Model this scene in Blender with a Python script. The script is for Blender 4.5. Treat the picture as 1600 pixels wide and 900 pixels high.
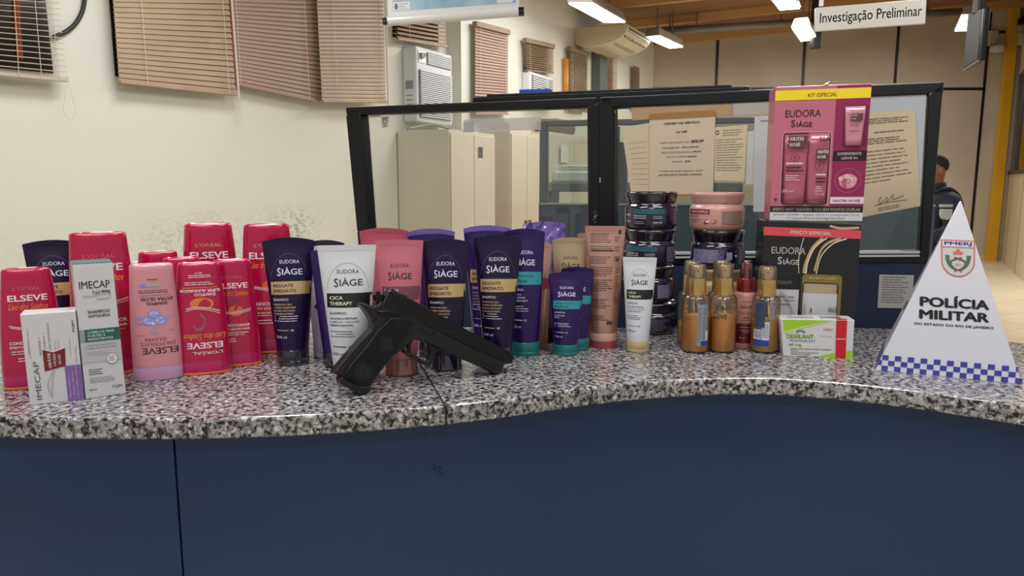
import bpy, bmesh, math, random
from mathutils import Vector, Matrix
random.seed(4)
for o in list(bpy.data.objects): bpy.data.objects.remove(o)
SC = bpy.context.scene
COL = SC.collection
R = math.radians

# ------------------------------------------------------------------ camera
F = 1155.0                      # focal length in 1600-px-wide pixels (26 mm phone lens)
PITCH = R(8.37)
CAM = Vector((0, 0, 1.15))
FWD = Vector((0, math.cos(PITCH), -math.sin(PITCH)))
UP = Vector((0, math.sin(PITCH), math.cos(PITCH)))
cd = bpy.data.cameras.new('camera'); cd.sensor_width = 36; cd.lens = F/1600*36
cd.clip_start = 0.05; cd.clip_end = 60
cam = bpy.data.objects.new('camera', cd); COL.objects.link(cam)
cam.location = CAM; cam.rotation_euler = (R(90)-PITCH, 0, 0)
SC.camera = cam

# ------------------------------------------------------------------ light
SC.view_settings.view_transform = 'Standard'
SC.view_settings.look = 'None'
SC.view_settings.exposure = 0.0
SC.view_settings.gamma = 1.0
SC.view_settings.use_curve_mapping = False
W = bpy.data.worlds.new('world'); SC.world = W; W.use_nodes = True
bg = W.node_tree.nodes['Background']; bg.inputs[0].default_value = (1.0, .985, .97, 1); bg.inputs[1].default_value = 0.36
def area(name, loc, size, power, color=(1, .99, .97), rot=(0, 0, 0)):
    l = bpy.data.lights.new(name, 'AREA'); l.shape = 'RECTANGLE'; l.size = size[0]; l.size_y = size[1]
    l.energy = power; l.color = color
    o = bpy.data.objects.new(name, l); COL.objects.link(o); o.location = loc; o.rotation_euler = rot
    return o
area('ceiling_area_light', (-0.9, 0.6, 2.60), (1.2, .3), 26)
area('ceiling_area_light', (0.9, 0.5, 2.72), (1.2, .3), 26)
area('ceiling_area_light', (-0.1, -1.2, 2.62), (1.2, .3), 28)
area('ceiling_area_light', (-0.9, 2.6, 2.62), (.3, 1.2), 26)
area('ceiling_area_light', (1.3, 3.4, 2.80), (.3, 1.2), 34)
area('ceiling_area_light', (0.6, 5.6, 2.75), (.3, 1.2), 34)  # unseen light added to brighten the cabinets behind the left glass
area('ceiling_area_light', (2.7, 3.7, 2.9), (.3, 1.2), 24)
area('ceiling_area_light', (2.8, 7.8, 2.80), (.3, 1.2), 55)
area('ceiling_area_light', (4.7, 7.6, 2.95), (.3, 1.2), 72)

# ------------------------------------------------------------------ pixel <-> world
def ray(px, py):
    return (FWD + Vector((1, 0, 0))*((px-800)/F) + UP*((450-py)/F))
def G(px, py, z):
    d = ray(px, py); t = (z-CAM.z)/d.z
    return CAM + d*t
def PY(px, py, Y):
    d = ray(px, py); return CAM + d*(Y/d.y)
def PL(px, py, p0, n):
    d = ray(px, py); t = (p0-CAM).dot(n)/d.dot(n)
    return CAM + d*t
def proj(p):
    v = p-CAM; dz = v.dot(FWD)
    return (800+F*v.x/dz, 450-F*v.dot(UP)/dz)
def depth(p): return (p-CAM).dot(FWD)
def z_at(x, y, py):
    lo, hi = -1.0, 5.0
    for _ in range(50):
        m = (lo+hi)/2
        if proj(Vector((x, y, m)))[1] > py: lo = m
        else: hi = m
    return (lo+hi)/2

# ------------------------------------------------------------------ materials
def lin(c): return c/12.92 if c <= .04045 else ((c+.055)/1.055)**2.4
def rgb(h):
    h = h.lstrip('#'); return tuple(lin(int(h[i:i+2], 16)/255) for i in (0, 2, 4))
MATS = {}
def mat(name, col, rough=.5, metal=0, spec=.5, trans=0, emit=0, coat=0):
    if name in MATS: return MATS[name]
    m = bpy.data.materials.new(name); m.use_nodes = True
    b = m.node_tree.nodes['Principled BSDF']
    c = rgb(col) if isinstance(col, str) else col
    b.inputs['Base Color'].default_value = (*c, 1)
    b.inputs['Roughness'].default_value = rough
    b.inputs['Metallic'].default_value = metal
    b.inputs['Specular IOR Level'].default_value = spec
    b.inputs['Transmission Weight'].default_value = trans
    b.inputs['Coat Weight'].default_value = coat
    b.inputs['Coat Roughness'].default_value = .08
    if emit:
        b.inputs['Emission Color'].default_value = (*c, 1); b.inputs['Emission Strength'].default_value = emit
    MATS[name] = m; return m
def noisy(name, c1, c2, scale=8, rough=.5, detail=4, metal=0, lo=.35, hi=.65, bump=0, coat=0, stretch=None):
    if name in MATS: return MATS[name]
    m = mat(name, c1, rough, metal, coat=coat); nt = m.node_tree; N = nt.nodes; L = nt.links
    b = N['Principled BSDF']
    tc = N.new('ShaderNodeTexCoord'); nz = N.new('ShaderNodeTexNoise'); rp = N.new('ShaderNodeValToRGB')
    nz.inputs['Scale'].default_value = scale; nz.inputs['Detail'].default_value = detail
    if stretch:
        mp = N.new('ShaderNodeMapping'); mp.inputs['Scale'].default_value = stretch
        L.new(tc.outputs['Object'], mp.inputs[0]); L.new(mp.outputs[0], nz.inputs['Vector'])
    else: L.new(tc.outputs['Object'], nz.inputs['Vector'])
    e = rp.color_ramp.elements; e[0].position = lo; e[1].position = hi
    e[0].color = (*rgb(c1), 1); e[1].color = (*rgb(c2), 1)
    L.new(nz.outputs['Fac'], rp.inputs[0]); L.new(rp.outputs[0], b.inputs['Base Color'])
    if bump:
        bp = N.new('ShaderNodeBump'); bp.inputs['Strength'].default_value = bump; bp.inputs['Distance'].default_value = .002
        L.new(nz.outputs['Fac'], bp.inputs['Height']); L.new(bp.outputs[0], b.inputs['Normal'])
    return m
def glass_mat(name, tint, refl=.9, base=.03, fres=.35, rough=.02, haze=0):
    if name in MATS: return MATS[name]
    m = bpy.data.materials.new(name); m.use_nodes = True; nt = m.node_tree; N = nt.nodes; L = nt.links
    N.clear(); out = N.new('ShaderNodeOutputMaterial'); t = N.new('ShaderNodeBsdfTransparent'); g = N.new('ShaderNodeBsdfGlossy')
    t.inputs[0].default_value = (*tint, 1); g.inputs['Roughness'].default_value = rough; g.inputs[0].default_value = (refl, refl, refl, 1)
    lw = N.new('ShaderNodeLayerWeight'); lw.inputs[0].default_value = fres
    ma = N.new('ShaderNodeMath'); ma.operation = 'MULTIPLY_ADD'; ma.inputs[1].default_value = .9; ma.inputs[2].default_value = base
    cl = N.new('ShaderNodeClamp'); mx = N.new('ShaderNodeMixShader')
    L.new(lw.outputs['Fresnel'], ma.inputs[0]); L.new(ma.outputs[0], cl.inputs[0]); L.new(cl.outputs[0], mx.inputs[0])
    L.new(t.outputs[0], mx.inputs[1]); L.new(g.outputs[0], mx.inputs[2]); last = mx
    if haze:
        df = N.new('ShaderNodeBsdfDiffuse'); df.inputs[0].default_value = (.8, .8, .8, 1); m2 = N.new('ShaderNodeMixShader'); m2.inputs[0].default_value = haze
        L.new(mx.outputs[0], m2.inputs[1]); L.new(df.outputs[0], m2.inputs[2]); last = m2
    L.new(last.outputs[0], out.inputs[0])
    MATS[name] = m; return m
def liquid_mat(name, col, mixf=.5):
    m = bpy.data.materials.new(name); m.use_nodes = True; nt = m.node_tree; N = nt.nodes; L = nt.links
    b = N['Principled BSDF']; out = N['Material Output']; b.inputs['Base Color'].default_value = (*col, 1); b.inputs['Roughness'].default_value = .12
    t = N.new('ShaderNodeBsdfTransparent'); t.inputs[0].default_value = (*[c**.45 for c in col], 1)
    mx = N.new('ShaderNodeMixShader'); mx.inputs[0].default_value = mixf
    L.new(t.outputs[0], mx.inputs[1]); L.new(b.outputs[0], mx.inputs[2]); L.new(mx.outputs[0], out.inputs[0])
    return m

# ------------------------------------------------------------------ object helpers
def tag(o, label=None, cat=None, group=None, kind=None):
    if label: o['label'] = label
    if cat: o['category'] = cat
    if group: o['group'] = group
    if kind: o['kind'] = kind
    return o
def empty(name, loc, label=None, cat=None, group=None):
    o = bpy.data.objects.new(name, None); COL.objects.link(o); o.location = loc; o.empty_display_size = .05
    tag(o, label, cat, group); return o
def mk(name, verts, faces, m, parent=None, smooth=False, bevel=0, label=None, segs=2):
    """one mesh object; verts are in world space"""
    base = Vector((0, 0, 0)); p = parent
    while p is not None: base = base + p.location; p = p.parent
    me = bpy.data.meshes.new(name); me.from_pydata([tuple(Vector(v)-base) for v in verts], [], faces); me.update()
    bm = bmesh.new(); bm.from_mesh(me); bmesh.ops.recalc_face_normals(bm, faces=bm.faces); bm.to_mesh(me); bm.free()
    if smooth:
        for p in me.polygons: p.use_smooth = True
    me.materials.append(m)
    o = bpy.data.objects.new(name, me); COL.objects.link(o)
    if parent: o.parent = parent
    if bevel:
        b = o.modifiers.new('bevel', 'BEVEL'); b.width = bevel; b.segments = segs; b.limit_method = 'ANGLE'; b.angle_limit = R(35)
        if not smooth:
            pass
    if label: o['label'] = label
    return o
def struct(name, verts, faces, m, **k):
    o = mk(name, verts, faces, m, **k); o['kind'] = 'structure'; return o
class MB:
    def __init__(s): s.v = []; s.f = []
    def add(s, v, f):
        n = len(s.v); s.v += [Vector(x) for x in v]; s.f += [tuple(i+n for i in q) for q in f]; return s
    def hexa(s, q, w):            # two quads (front q, back w), same winding
        return s.add(list(q)+list(w), [(0, 1, 2, 3), (7, 6, 5, 4), (0, 4, 5, 1), (1, 5, 6, 2), (2, 6, 7, 3), (3, 7, 4, 0)])
    def box(s, a, b):
        x0, y0, z0 = a; x1, y1, z1 = b
        return s.hexa([(x0, y0, z0), (x1, y0, z0), (x1, y0, z1), (x0, y0, z1)], [(x0, y1, z0), (x1, y1, z0), (x1, y1, z1), (x0, y1, z1)])
    def obox(s, c, ax, ay, az):   # centre + three half-axis vectors
        c = Vector(c); ax, ay, az = Vector(ax), Vector(ay), Vector(az)
        q = [c-ax-ay-az, c+ax-ay-az, c+ax-ay+az, c-ax-ay+az]; w = [c-ax+ay-az, c+ax+ay-az, c+ax+ay+az, c-ax+ay+az]
        return s.hexa(q, w)
    def quadbox(s, q, off):       # quad extruded by a vector
        q = [Vector(x) for x in q]; return s.hexa(q, [x+Vector(off) for x in q])
    def tube(s, pts, r, n=10, closed=False):
        pts = [Vector(p) for p in pts]; rings = []
        for i, p in enumerate(pts):
            a = pts[max(i-1, 0)]; b = pts[min(i+1, len(pts)-1)]
            d = (b-a).normalized(); u = d.orthogonal().normalized() if i == 0 else (u-d*u.dot(d)).normalized()
            w = d.cross(u); rr = r[i] if isinstance(r, (list, tuple)) else r
            rings.append([p+(u*math.cos(2*math.pi*k/n)+w*math.sin(2*math.pi*k/n))*rr for k in range(n)])
        v = [x for g in rings for x in g]; f = []
        for i in range(len(rings)-1):
            for k in range(n): f.append((i*n+k, i*n+(k+1) % n, (i+1)*n+(k+1) % n, (i+1)*n+k))
        f.append(tuple(range(n))[::-1]); f.append(tuple(range((len(rings)-1)*n, len(rings)*n)))
        return s.add(v, f)
    def build(s, name, m, parent=None, **k): return mk(name, s.v, s.f, m, parent, **k)
def smooth_curve(pts, n=6):
    out = []
    P = [Vector(p) for p in pts]
    for i in range(len(P)-1):
        a = P[max(i-1, 0)]; b = P[i]; c = P[i+1]; d = P[min(i+2, len(P)-1)]
        for k in range(n):
            t = k/n
            out.append(.5*((2*b)+(c-a)*t+(2*a-5*b+4*c-d)*t*t+(3*b-a-3*c+d)*t**3))
    out.append(P[-1]); return out

# ------------------------------------------------------------------ lettering
GL = {}
def glyphs(s, bold=0, shear=0):
    k = (s, bold, shear)
    if k in GL: return GL[k]
    cu = bpy.data.curves.new('t', 'FONT'); cu.body = s; cu.size = 1; cu.resolution_u = 3; cu.shear = shear
    cu.align_x = 'CENTER'
    o = bpy.data.objects.new('t', cu); COL.objects.link(o)
    bpy.context.view_layer.update()
    dg = bpy.context.evaluated_depsgraph_get(); ev = o.evaluated_get(dg); me = ev.to_mesh()
    v0 = [(p.co.x, p.co.y) for p in me.vertices]; f0 = [tuple(p.vertices) for p in me.polygons]
    v = []; f = []               # heavier weights are struck several times, slightly shifted
    for dx, dy in (((0, 0),) if bold == 0 else ((-bold, 0), (bold, 0), (0, bold*.7), (0, -bold*.7))):
        n0 = len(v); v += [(a+dx, b+dy) for a, b in v0]; f += [tuple(i+n0 for i in q) for q in f0]
    ev.to_mesh_clear(); bpy.data.objects.remove(o); bpy.data.curves.remove(cu)
    x0 = min(a for a, b in v); x1 = max(a for a, b in v); y0 = min(b for a, b in v); y1 = max(b for a, b in v)
    v = [((a-x0)/(x1-x0), (b-y0)/(y1-y0)) for a, b in v]
    GL[k] = (v, f); return GL[k]
class Print:
    """collects flat decals; mapper(u, v) -> world point"""
    def __init__(s, mapper): s.raw = mapper; s.d = {}; s.k = 0
    def m(s, u, v):                # every mark lies a hair above the one printed before it
        p = s.raw(u, v); return p+(CAM-p).normalized()*(.000014*s.k)
    def layer(s, c):
        return s.d.setdefault(c, MB())
    def text(s, c, t, u, v, w, h, rot=0, bold=0, shear=0, align='c'):
        gv, gf = glyphs(t, bold, shear); s.k += 1
        out = []
        if align == 'l': u = u+w/2
        for a, b in gv:
            x = (a-.5)*w; y = (b-.5)*h
            if rot == 180: x, y = -x, -y
            elif rot == 90: x, y = -y, x
            elif rot == 270: x, y = y, -x
            out.append(s.m(u+x, v+y))
        s.layer(c).add(out, gf)
    def rect(s, c, u0, v0, u1, v1, nu=1, nv=1):
        vs = []; fs = []; s.k += 1
        for j in range(nv+1):
            for i in range(nu+1): vs.append(s.m(u0+(u1-u0)*i/nu, v0+(v1-v0)*j/nv))
        for j in range(nv):
            for i in range(nu):
                a = j*(nu+1)+i; fs.append((a, a+1, a+nu+2, a+nu+1))
        s.layer(c).add(vs, fs)
    def poly(s, c, pts):
        s.k += 1; s.layer(c).add([s.m(*p) for p in pts], [tuple(range(len(pts)))])
    def disc(s, c, u, v, ru, rv, n=24): s.poly(c, [(u+ru*math.cos(2*math.pi*i/n), v+rv*math.sin(2*math.pi*i/n)) for i in range(n)])
    def ring(s, c, u, v, ru, rv, t, n=28, a0=0, a1=360):
        vs = []; fs = []; s.k += 1
        for i in range(n+1):
            a = R(a0+(a1-a0)*i/n)
            vs += [s.m(u+ru*math.cos(a), v+rv*math.sin(a)), s.m(u+(ru-t)*math.cos(a), v+(rv-t*rv/ru)*math.sin(a))]
        for i in range(n): fs.append((2*i, 2*i+2, 2*i+3, 2*i+1))
        s.layer(c).add(vs, fs)
    def lines(s, c, u0, u1, v, n, dv, h, ragged=.25, nu=4):
        k0 = s.k+1
        for i in range(n):
            e = u1-(u1-u0)*random.random()*ragged
            # broken into words
            x = u0
            while x < e-1e-6:
                wd = min((u1-u0)*random.uniform(.1, .28), e-x)
                s.k = k0; s.rect(c, x, v-i*dv-h/2, x+wd, v-i*dv+h/2, nu, 1); x += wd+(u1-u0)*.025
    def stroke(s, c, pts, w):
        s.k += 1; P = [Vector((a, b, 0)) for a, b in pts]; P = smooth_curve(P, 5); vs = []; fs = []
        for i, p in enumerate(P):
            d = (P[min(i+1, len(P)-1)]-P[max(i-1, 0)]).normalized(); q = Vector((-d.y, d.x, 0))*w/2
            vs += [s.m(*(p+q).xy), s.m(*(p-q).xy)]
        for i in range(len(P)-1): fs.append((2*i, 2*i+2, 2*i+3, 2*i+1))
        s.layer(c).add(vs, fs)
    def build(s, parent, names={}):
        for c, mb in s.d.items():
            nm = names.get(c, 'lettering')
            m = c if not isinstance(c, str) else mat('ink_'+c.lstrip('#'), c, .45)
            mb.build(nm, m, parent)
def pxmap(p0, n, eps=.0003):
    """photo pixel (u, -v) -> plane point; v is measured upward so pass -py"""
    n = Vector(n).normalized()
    if n.dot(CAM-p0) < 0: n = -n
    q = p0+n*eps
    return lambda u, v: PL(u, -v, q, n)
def quadmap(q, n, eps=.0003):
    """(u, v) in 0..1 across a world quad TL, TR, BR, BL; v = 0 at the top... v downward is negative up: use v in 0..1 from bottom"""
    TL, TR, BR, BL = [Vector(x) for x in q]; n = Vector(n).normalized()
    def f(u, v):
        b = BL.lerp(BR, u); t = TL.lerp(TR, u); return b.lerp(t, v)+n*eps
    return f
# ================================================================== THE ROOM
ZC = 0.85                                          # counter top height
wd = Vector((.5, 1, 0)).normalized(); wn = Vector((1, -.5, 0)).normalized()
WP0 = Vector((-3.45, 0, 0))
def wallpt(px, py, off=0): return PL(px, py, WP0+wn*off, wn)
PIL = .13
YB = 10.5
CEIL = lambda x: 2.87+.1*x

def wall_paint():
    m = mat('wall_paint', '#d5d5ca', .75); nt = m.node_tree; N = nt.nodes; L = nt.links; b = N['Principled BSDF']
    tc = N.new('ShaderNodeTexCoord'); sp = N.new('ShaderNodeSeparateXYZ'); L.new(tc.outputs['Object'], sp.inputs[0])
    mp = N.new('ShaderNodeMapping'); mp.inputs['Scale'].default_value = (7, 7, 16); L.new(tc.outputs['Object'], mp.inputs[0])
    n1 = N.new('ShaderNodeTexNoise'); n1.inputs['Scale'].default_value = 4.5; n1.inputs['Detail'].default_value = 9; n1.inputs['Roughness'].default_value = .75
    L.new(mp.outputs[0], n1.inputs['Vector'])
    r1 = N.new('ShaderNodeMapRange'); r1.inputs[1].default_value = .47; r1.inputs[2].default_value = .62; L.new(n1.outputs['Fac'], r1.inputs[0])
    n2 = N.new('ShaderNodeTexNoise'); n2.inputs['Scale'].default_value = 1.1; n2.inputs['Detail'].default_value = 3; L.new(tc.outputs['Object'], n2.inputs['Vector'])
    r2 = N.new('ShaderNodeMapRange'); r2.inputs[1].default_value = .42; r2.inputs[2].default_value = .62; L.new(n2.outputs['Fac'], r2.inputs[0])
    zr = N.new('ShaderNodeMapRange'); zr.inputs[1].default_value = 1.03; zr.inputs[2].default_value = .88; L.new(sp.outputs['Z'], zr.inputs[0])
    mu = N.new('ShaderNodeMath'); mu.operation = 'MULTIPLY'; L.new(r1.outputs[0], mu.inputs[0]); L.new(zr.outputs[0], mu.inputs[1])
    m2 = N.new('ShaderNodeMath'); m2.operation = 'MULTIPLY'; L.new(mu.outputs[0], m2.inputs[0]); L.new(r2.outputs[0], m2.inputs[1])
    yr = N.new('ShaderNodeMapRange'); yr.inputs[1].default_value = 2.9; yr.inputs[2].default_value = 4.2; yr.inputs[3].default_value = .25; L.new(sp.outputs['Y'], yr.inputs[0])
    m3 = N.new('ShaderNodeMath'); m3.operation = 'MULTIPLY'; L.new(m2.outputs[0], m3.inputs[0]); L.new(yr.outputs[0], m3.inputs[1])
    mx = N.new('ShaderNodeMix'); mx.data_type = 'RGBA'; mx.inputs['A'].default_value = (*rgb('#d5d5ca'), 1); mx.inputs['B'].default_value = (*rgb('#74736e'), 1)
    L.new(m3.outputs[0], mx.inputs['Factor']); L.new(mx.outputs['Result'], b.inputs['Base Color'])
    return m
WALLM = wall_paint()
# floor of pale tiles
def tile_floor():
    m = mat('floor_tile', '#cfc3a8', .28); nt = m.node_tree; N = nt.nodes; L = nt.links; b = N['Principled BSDF']
    tc = N.new('ShaderNodeTexCoord'); br = N.new('ShaderNodeTexBrick'); br.offset = 0
    br.inputs['Scale'].default_value = 2.4; br.inputs['Brick Width'].default_value = 1; br.inputs['Row Height'].default_value = 1
    br.inputs['Mortar Size'].default_value = .012
    br.inputs['Color1'].default_value = (*rgb('#d6cbb2'), 1); br.inputs['Color2'].default_value = (*rgb('#cdc1a6'), 1); br.inputs['Mortar'].default_value = (*rgb('#a59a82'), 1)
    mp = N.new('ShaderNodeMapping'); mp.inputs['Rotation'].default_value = (0, 0, R(-26))
    L.new(tc.outputs['Object'], mp.inputs[0]); L.new(mp.outputs[0], br.inputs['Vector']); L.new(br.outputs['Color'], b.inputs['Base Color'])
    return m
m = MB(); m.box((-4.6, -2.2, -.1), (8.2, YB+.3, 0)); o = m.build('floor', tile_floor()); o['kind'] = 'structure'
# left wall (with its step towards the room further along)
def wl(t, off=0): return WP0+wd*t+wn*off
t_step = (wallpt(700, 280)-WP0).dot(wd)
t_end = (YB+.13*.447+.06)/wd.y
m = MB()
def wallslab(t0, t1, o0, o1, z0=0, z1=3.2):
    a, b = wl(t0, o0), wl(t1, o0); c, d = wl(t1, o1), wl(t0, o1)
    m.hexa([a+Vector((0, 0, z0)), b+Vector((0, 0, z0)), b+Vector((0, 0, z1)), a+Vector((0, 0, z1))],
           [d+Vector((0, 0, z0)), c+Vector((0, 0, z0)), c+Vector((0, 0, z1)), d+Vector((0, 0, z1))])
wallslab(-2.4, t_step, 0, -.15); wallslab(t_step, t_end, PIL, -.15)
o = m.build('wall_left', WALLM); o['kind'] = 'structure'
# back wall: tan office panels with black joints
TAN = noisy('panel_tan', '#ab9e8c', '#b2a694', 2.0, .45, 3)
xl = wl(t_end, PIL).x-.1
XR = G(1562, 405, 0)
o = MB().box((xl, YB, 0), (8.2, YB+.12, 3.9)).build('wall_back', TAN); o['kind'] = 'structure'
JT = mat('joint_black', '#141312', .4)
def joint(x0, z0, x1, z1, w=.035):
    return MB().box((min(x0, x1)-w/2, YB-.012, min(z0, z1)-w/2), (max(x0, x1)+w/2, YB+.01, max(z0, z1)+w/2))
k = 1
for px in (1000, 1118.5, 1253.5, 1397, 1537):
    p = PY(px, 140, YB); top = 3.5
    zb = 0.06
    o = joint(p.x, zb, p.x, top).build('trim_%d' % k, JT); o['kind'] = 'structure'; k += 1
p = PY(1500, 139, YB); o = joint(xl+.1, p.z, PY(1537, 139, YB).x, p.z).build('trim_%d' % k, JT); o['kind'] = 'structure'; k += 1
p2 = PY(1566, 50, YB); o = joint(PY(1553, 50, YB).x, p2.z, PY(1569, 50, YB).x, p2.z).build('trim_%d' % k, JT); o['kind'] = 'structure'; k += 1
p3 = PY(1555, 100, YB)
o = MB().box((xl+.1, YB-.02, 0), (PY(1543, 400, YB).x, YB, .07)).build('baseboard_back', mat('skirting', '#b9a98c', .5)); o['kind'] = 'structure'
# right wall of lower panels and a glazed strip, running towards the camera
a = G(1558, 403, 0); b = G(1600, 441, 0); rd = (b-a).normalized(); rn = Vector((rd.y, -rd.x, 0))
if rn.dot(CAM-a) < 0: rn = -rn
def rp(px, py): return PL(px, py, a, rn)
zs = rp(1585, 272).z
def rwall(name, t0, t1, z0, z1, m_, th=.1, off=0):
    A = a+rd*t0+rn*off; B = a+rd*t1+rn*off
    o = MB().quadbox([A+Vector((0, 0, z0)), B+Vector((0, 0, z0)), B+Vector((0, 0, z1)), A+Vector((0, 0, z1))], -rn*th).build(name, m_)
    o['kind'] = 'structure'; return o
PALE = noisy('panel_pale', '#c9b594', '#d0bd9e', 2.0, .4, 3)
z_w = rp(1590, 118).z
rwall('wall_right', -.02, 8.0, 0, zs, PALE)
rwall('wall_right_upper', -.02, 8.0, z_w, 3.9, mat('panel_cream', '#cdbfa4', .5))
DK = mat('frame_dark', '#1b1813', .4)
rwall('window_frame_right', -.02, 8.0, zs, zs+.05, DK, .05, .012)
rwall('window_frame_right', .02, .12, zs+.05, z_w, DK, .05, .012)
rwall('window_frame_right', 1.05, 1.14, zs+.05, z_w, DK, .05, .012)
rwall('window_1', .12, 8.0, zs+.05, z_w, mat('mustard_reflection', '#b59a4c', .5), .02, -.03)  # mustard reflections of the glazing, painted as a sheet behind it
rwall('window_glass_right', .12, 8.0, zs+.05, z_w, glass_mat('window_glass', (.85, .85, .8), base=.06), .004, -.01)
for t in (.95, 2.1, 3.3, 4.5, 5.7, 6.9):
    rwall('trim_%d' % k, t, t+.012, 0, zs, mat('seam_brown', '#6d5f4a', .5), .01, .004); k += 1
YEL = mat('yellow_paint', '#c79620', .45)
c0 = PY(1543.5, 402, YB-.09); c1 = PY(1557.5, 403, YB-.09)
o = MB().box((c0.x, YB-.09, 0), (c1.x, YB-.015, 3.9)).build('column_yellow', YEL); o['kind'] = 'structure'
# sloping timber ceiling with pale battens
WOOD = noisy('ceiling_wood', '#76502e', '#855c36', 3, .6, 4, stretch=(.6, 5, 1))
xa, xb = -4.4, 8.2
m = MB(); ya, yb = -2.2, YB+.2
m.hexa([(xa, ya, CEIL(xa)), (xb, ya, CEIL(xb)), (xb, yb, CEIL(xb)), (xa, yb, CEIL(xa))],
       [(xa, ya, CEIL(xa)+.1), (xb, ya, CEIL(xb)+.1), (xb, yb, CEIL(xb)+.1), (xa, yb, CEIL(xa)+.1)])
o = m.build('ceiling', WOOD); o['kind'] = 'structure'
BAT = mat('batten_tan', '#b58a56', .55)
def batten(Y, h, w, x0=None, name='ceiling_beam'):
    x0 = x0 if x0 is not None else -3.45+.5*Y+.2
    x1 = 7.0
    m = MB(); q = [(x0, Y, CEIL(x0)-h), (x1, Y, CEIL(x1)-h), (x1, Y, CEIL(x1)), (x0, Y, CEIL(x0))]
    o = m.quadbox(q, (0, w, 0)).build(name, BAT); o['kind'] = 'structure'; return o
for Y in (6.6, 7.9, 9.1): batten(Y, .09, .08)
batten(YB-.1, .12, .1)
GREY = mat('grey_steel', '#77726a', .45, .3)

# ------------------------------------------------------------------ counter
fe = [(-150, 644), (0, 652), (120, 654.5), (250, 655), (400, 652), (550, 645), (690, 634), (800, 622), (900, 608), (1000, 597.5), (1100, 591.5), (1200, 590.5),
      (1300, 597), (1400, 607), (1500, 620), (1600, 635), (1760, 664)]
front = smooth_curve([G(x, y, ZC) for x, y in fe], 5)
sA = G(640, 540, ZC); sB = G(697, 634, ZC); sd = (sA-sB).normalized()
be = [(-150, 517), (0, 515), (300, 512), (560, 511), (800, 511), (1050, 511.5), (1250, 512), (1384, 513), (1480, 523), (1577, 533), (1760, 556)]
back = smooth_curve([G(x, y, ZC) for x, y in be], 3)
i0 = min(range(len(front)), key=lambda i: (front[i]-sB).length)
front[i0] = sB
def side(p): return (p-sB).cross(sd).z
# intersection of seam line with back edge
for j in range(len(back)-1):
    s0, s1 = side(back[j]), side(back[j+1])
    if s0*s1 <= 0: tt = s0/(s0-s1); sBk = back[j].lerp(back[j+1], tt); jb = j; break
gap = sd.cross(Vector((0, 0, 1)))*.0007
lf = front[:i0]+[sB-gap]; lb = back[:jb+1]+[sBk-gap]
if side(lf[0])*side(sB-gap) < 0 or (sB-gap-front[i0-1]).length > (sB+gap-front[i0-1]).length:
    gap = -gap; lf[-1] = sB-gap; lb[-1] = sBk-gap
rf = [sB+gap]+front[i0+1:]; rb = [sBk+gap]+back[jb+1:]
TH = .0275
def slab(fr, bk, name, m_, parent):
    ring = fr+bk[::-1]; n = len(ring); v = ring+[p-Vector((0, 0, TH)) for p in ring]
    f = [tuple(range(n)), tuple(range(2*n-1, n-1, -1))]+[(i, n+i, n+(i+1) % n, (i+1) % n) for i in range(n)]
    return mk(name, v, f, m_, parent, bevel=.0035, segs=3)
def granite():
    m = mat('granite', '#888888', .13); nt = m.node_tree; N = nt.nodes; L = nt.links; b = N['Principled BSDF']
    b.inputs['Specular IOR Level'].default_value = .5
    tc = N.new('ShaderNodeTexCoord')
    nz = N.new('ShaderNodeTexNoise'); nz.inputs['Scale'].default_value = 140; nz.inputs['Detail'].default_value = 4; nz.inputs['Roughness'].default_value = .6; nz.inputs['Distortion'].default_value = .6
    L.new(tc.outputs['Object'], nz.inputs['Vector'])
    rp_ = N.new('ShaderNodeValToRGB'); rp_.color_ramp.interpolation = 'LINEAR'
    e = rp_.color_ramp.elements; e[0].position = .37; e[0].color = (*rgb('#1b1b1e'), 1); e[1].position = .60; e[1].color = (*rgb('#d6d5d7'), 1)
    x = e.new(.43); x.color = (*rgb('#48474b'), 1); x = e.new(.465); x.color = (*rgb('#8f8e91'), 1); x = e.new(.52); x.color = (*rgb('#bab9bb'), 1)
    L.new(nz.outputs['Fac'], rp_.inputs[0])
    vo = N.new('ShaderNodeTexVoronoi'); vo.inputs['Scale'].default_value = 200; L.new(tc.outputs['Object'], vo.inputs['Vector'])
    r2 = N.new('ShaderNodeValToRGB'); r2.color_ramp.interpolation = 'CONSTANT'; q = r2.color_ramp.elements
    q[0].color = (*rgb('#efeff0'), 1); q[1].position = .26; q[1].color = (*rgb('#b0adad'), 1); x = q.new(.62); x.color = (*rgb('#928d89'), 1); x = q.new(.84); x.color = (*rgb('#55524f'), 1)
    L.new(vo.outputs['Color'], r2.inputs[0])
    mx = N.new('ShaderNodeMix'); mx.data_type = 'RGBA'; mx.blend_type = 'MULTIPLY'; mx.inputs['Factor'].default_value = .75
    L.new(rp_.outputs[0], mx.inputs['A']); L.new(r2.outputs[0], mx.inputs['B'])
    L.new(mx.outputs['Result'], b.inputs['Base Color'])
    return m
GRAN = granite()
fc = G(800, 622, ZC); fc.z = 0
counter = empty('reception_counter', fc, 'curved reception counter with speckled granite top and navy blue front', 'counter')
slab(lf, lb, 'granite_slab', GRAN, counter); slab(rf, rb, 'granite_slab', GRAN, counter)
MB().hexa([sB-gap*1.0+Vector((0, 0, -.001)), sB+gap+Vector((0, 0, -.001)), sB+gap-Vector((0, 0, TH)), sB-gap-Vector((0, 0, TH))],
          [sBk-gap+Vector((0, 0, -.001)), sBk+gap+Vector((0, 0, -.001)), sBk+gap-Vector((0, 0, TH)), sBk-gap-Vector((0, 0, TH))]).build('joint_strip', mat('joint_dark', '#15151a', .8), counter)
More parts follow.
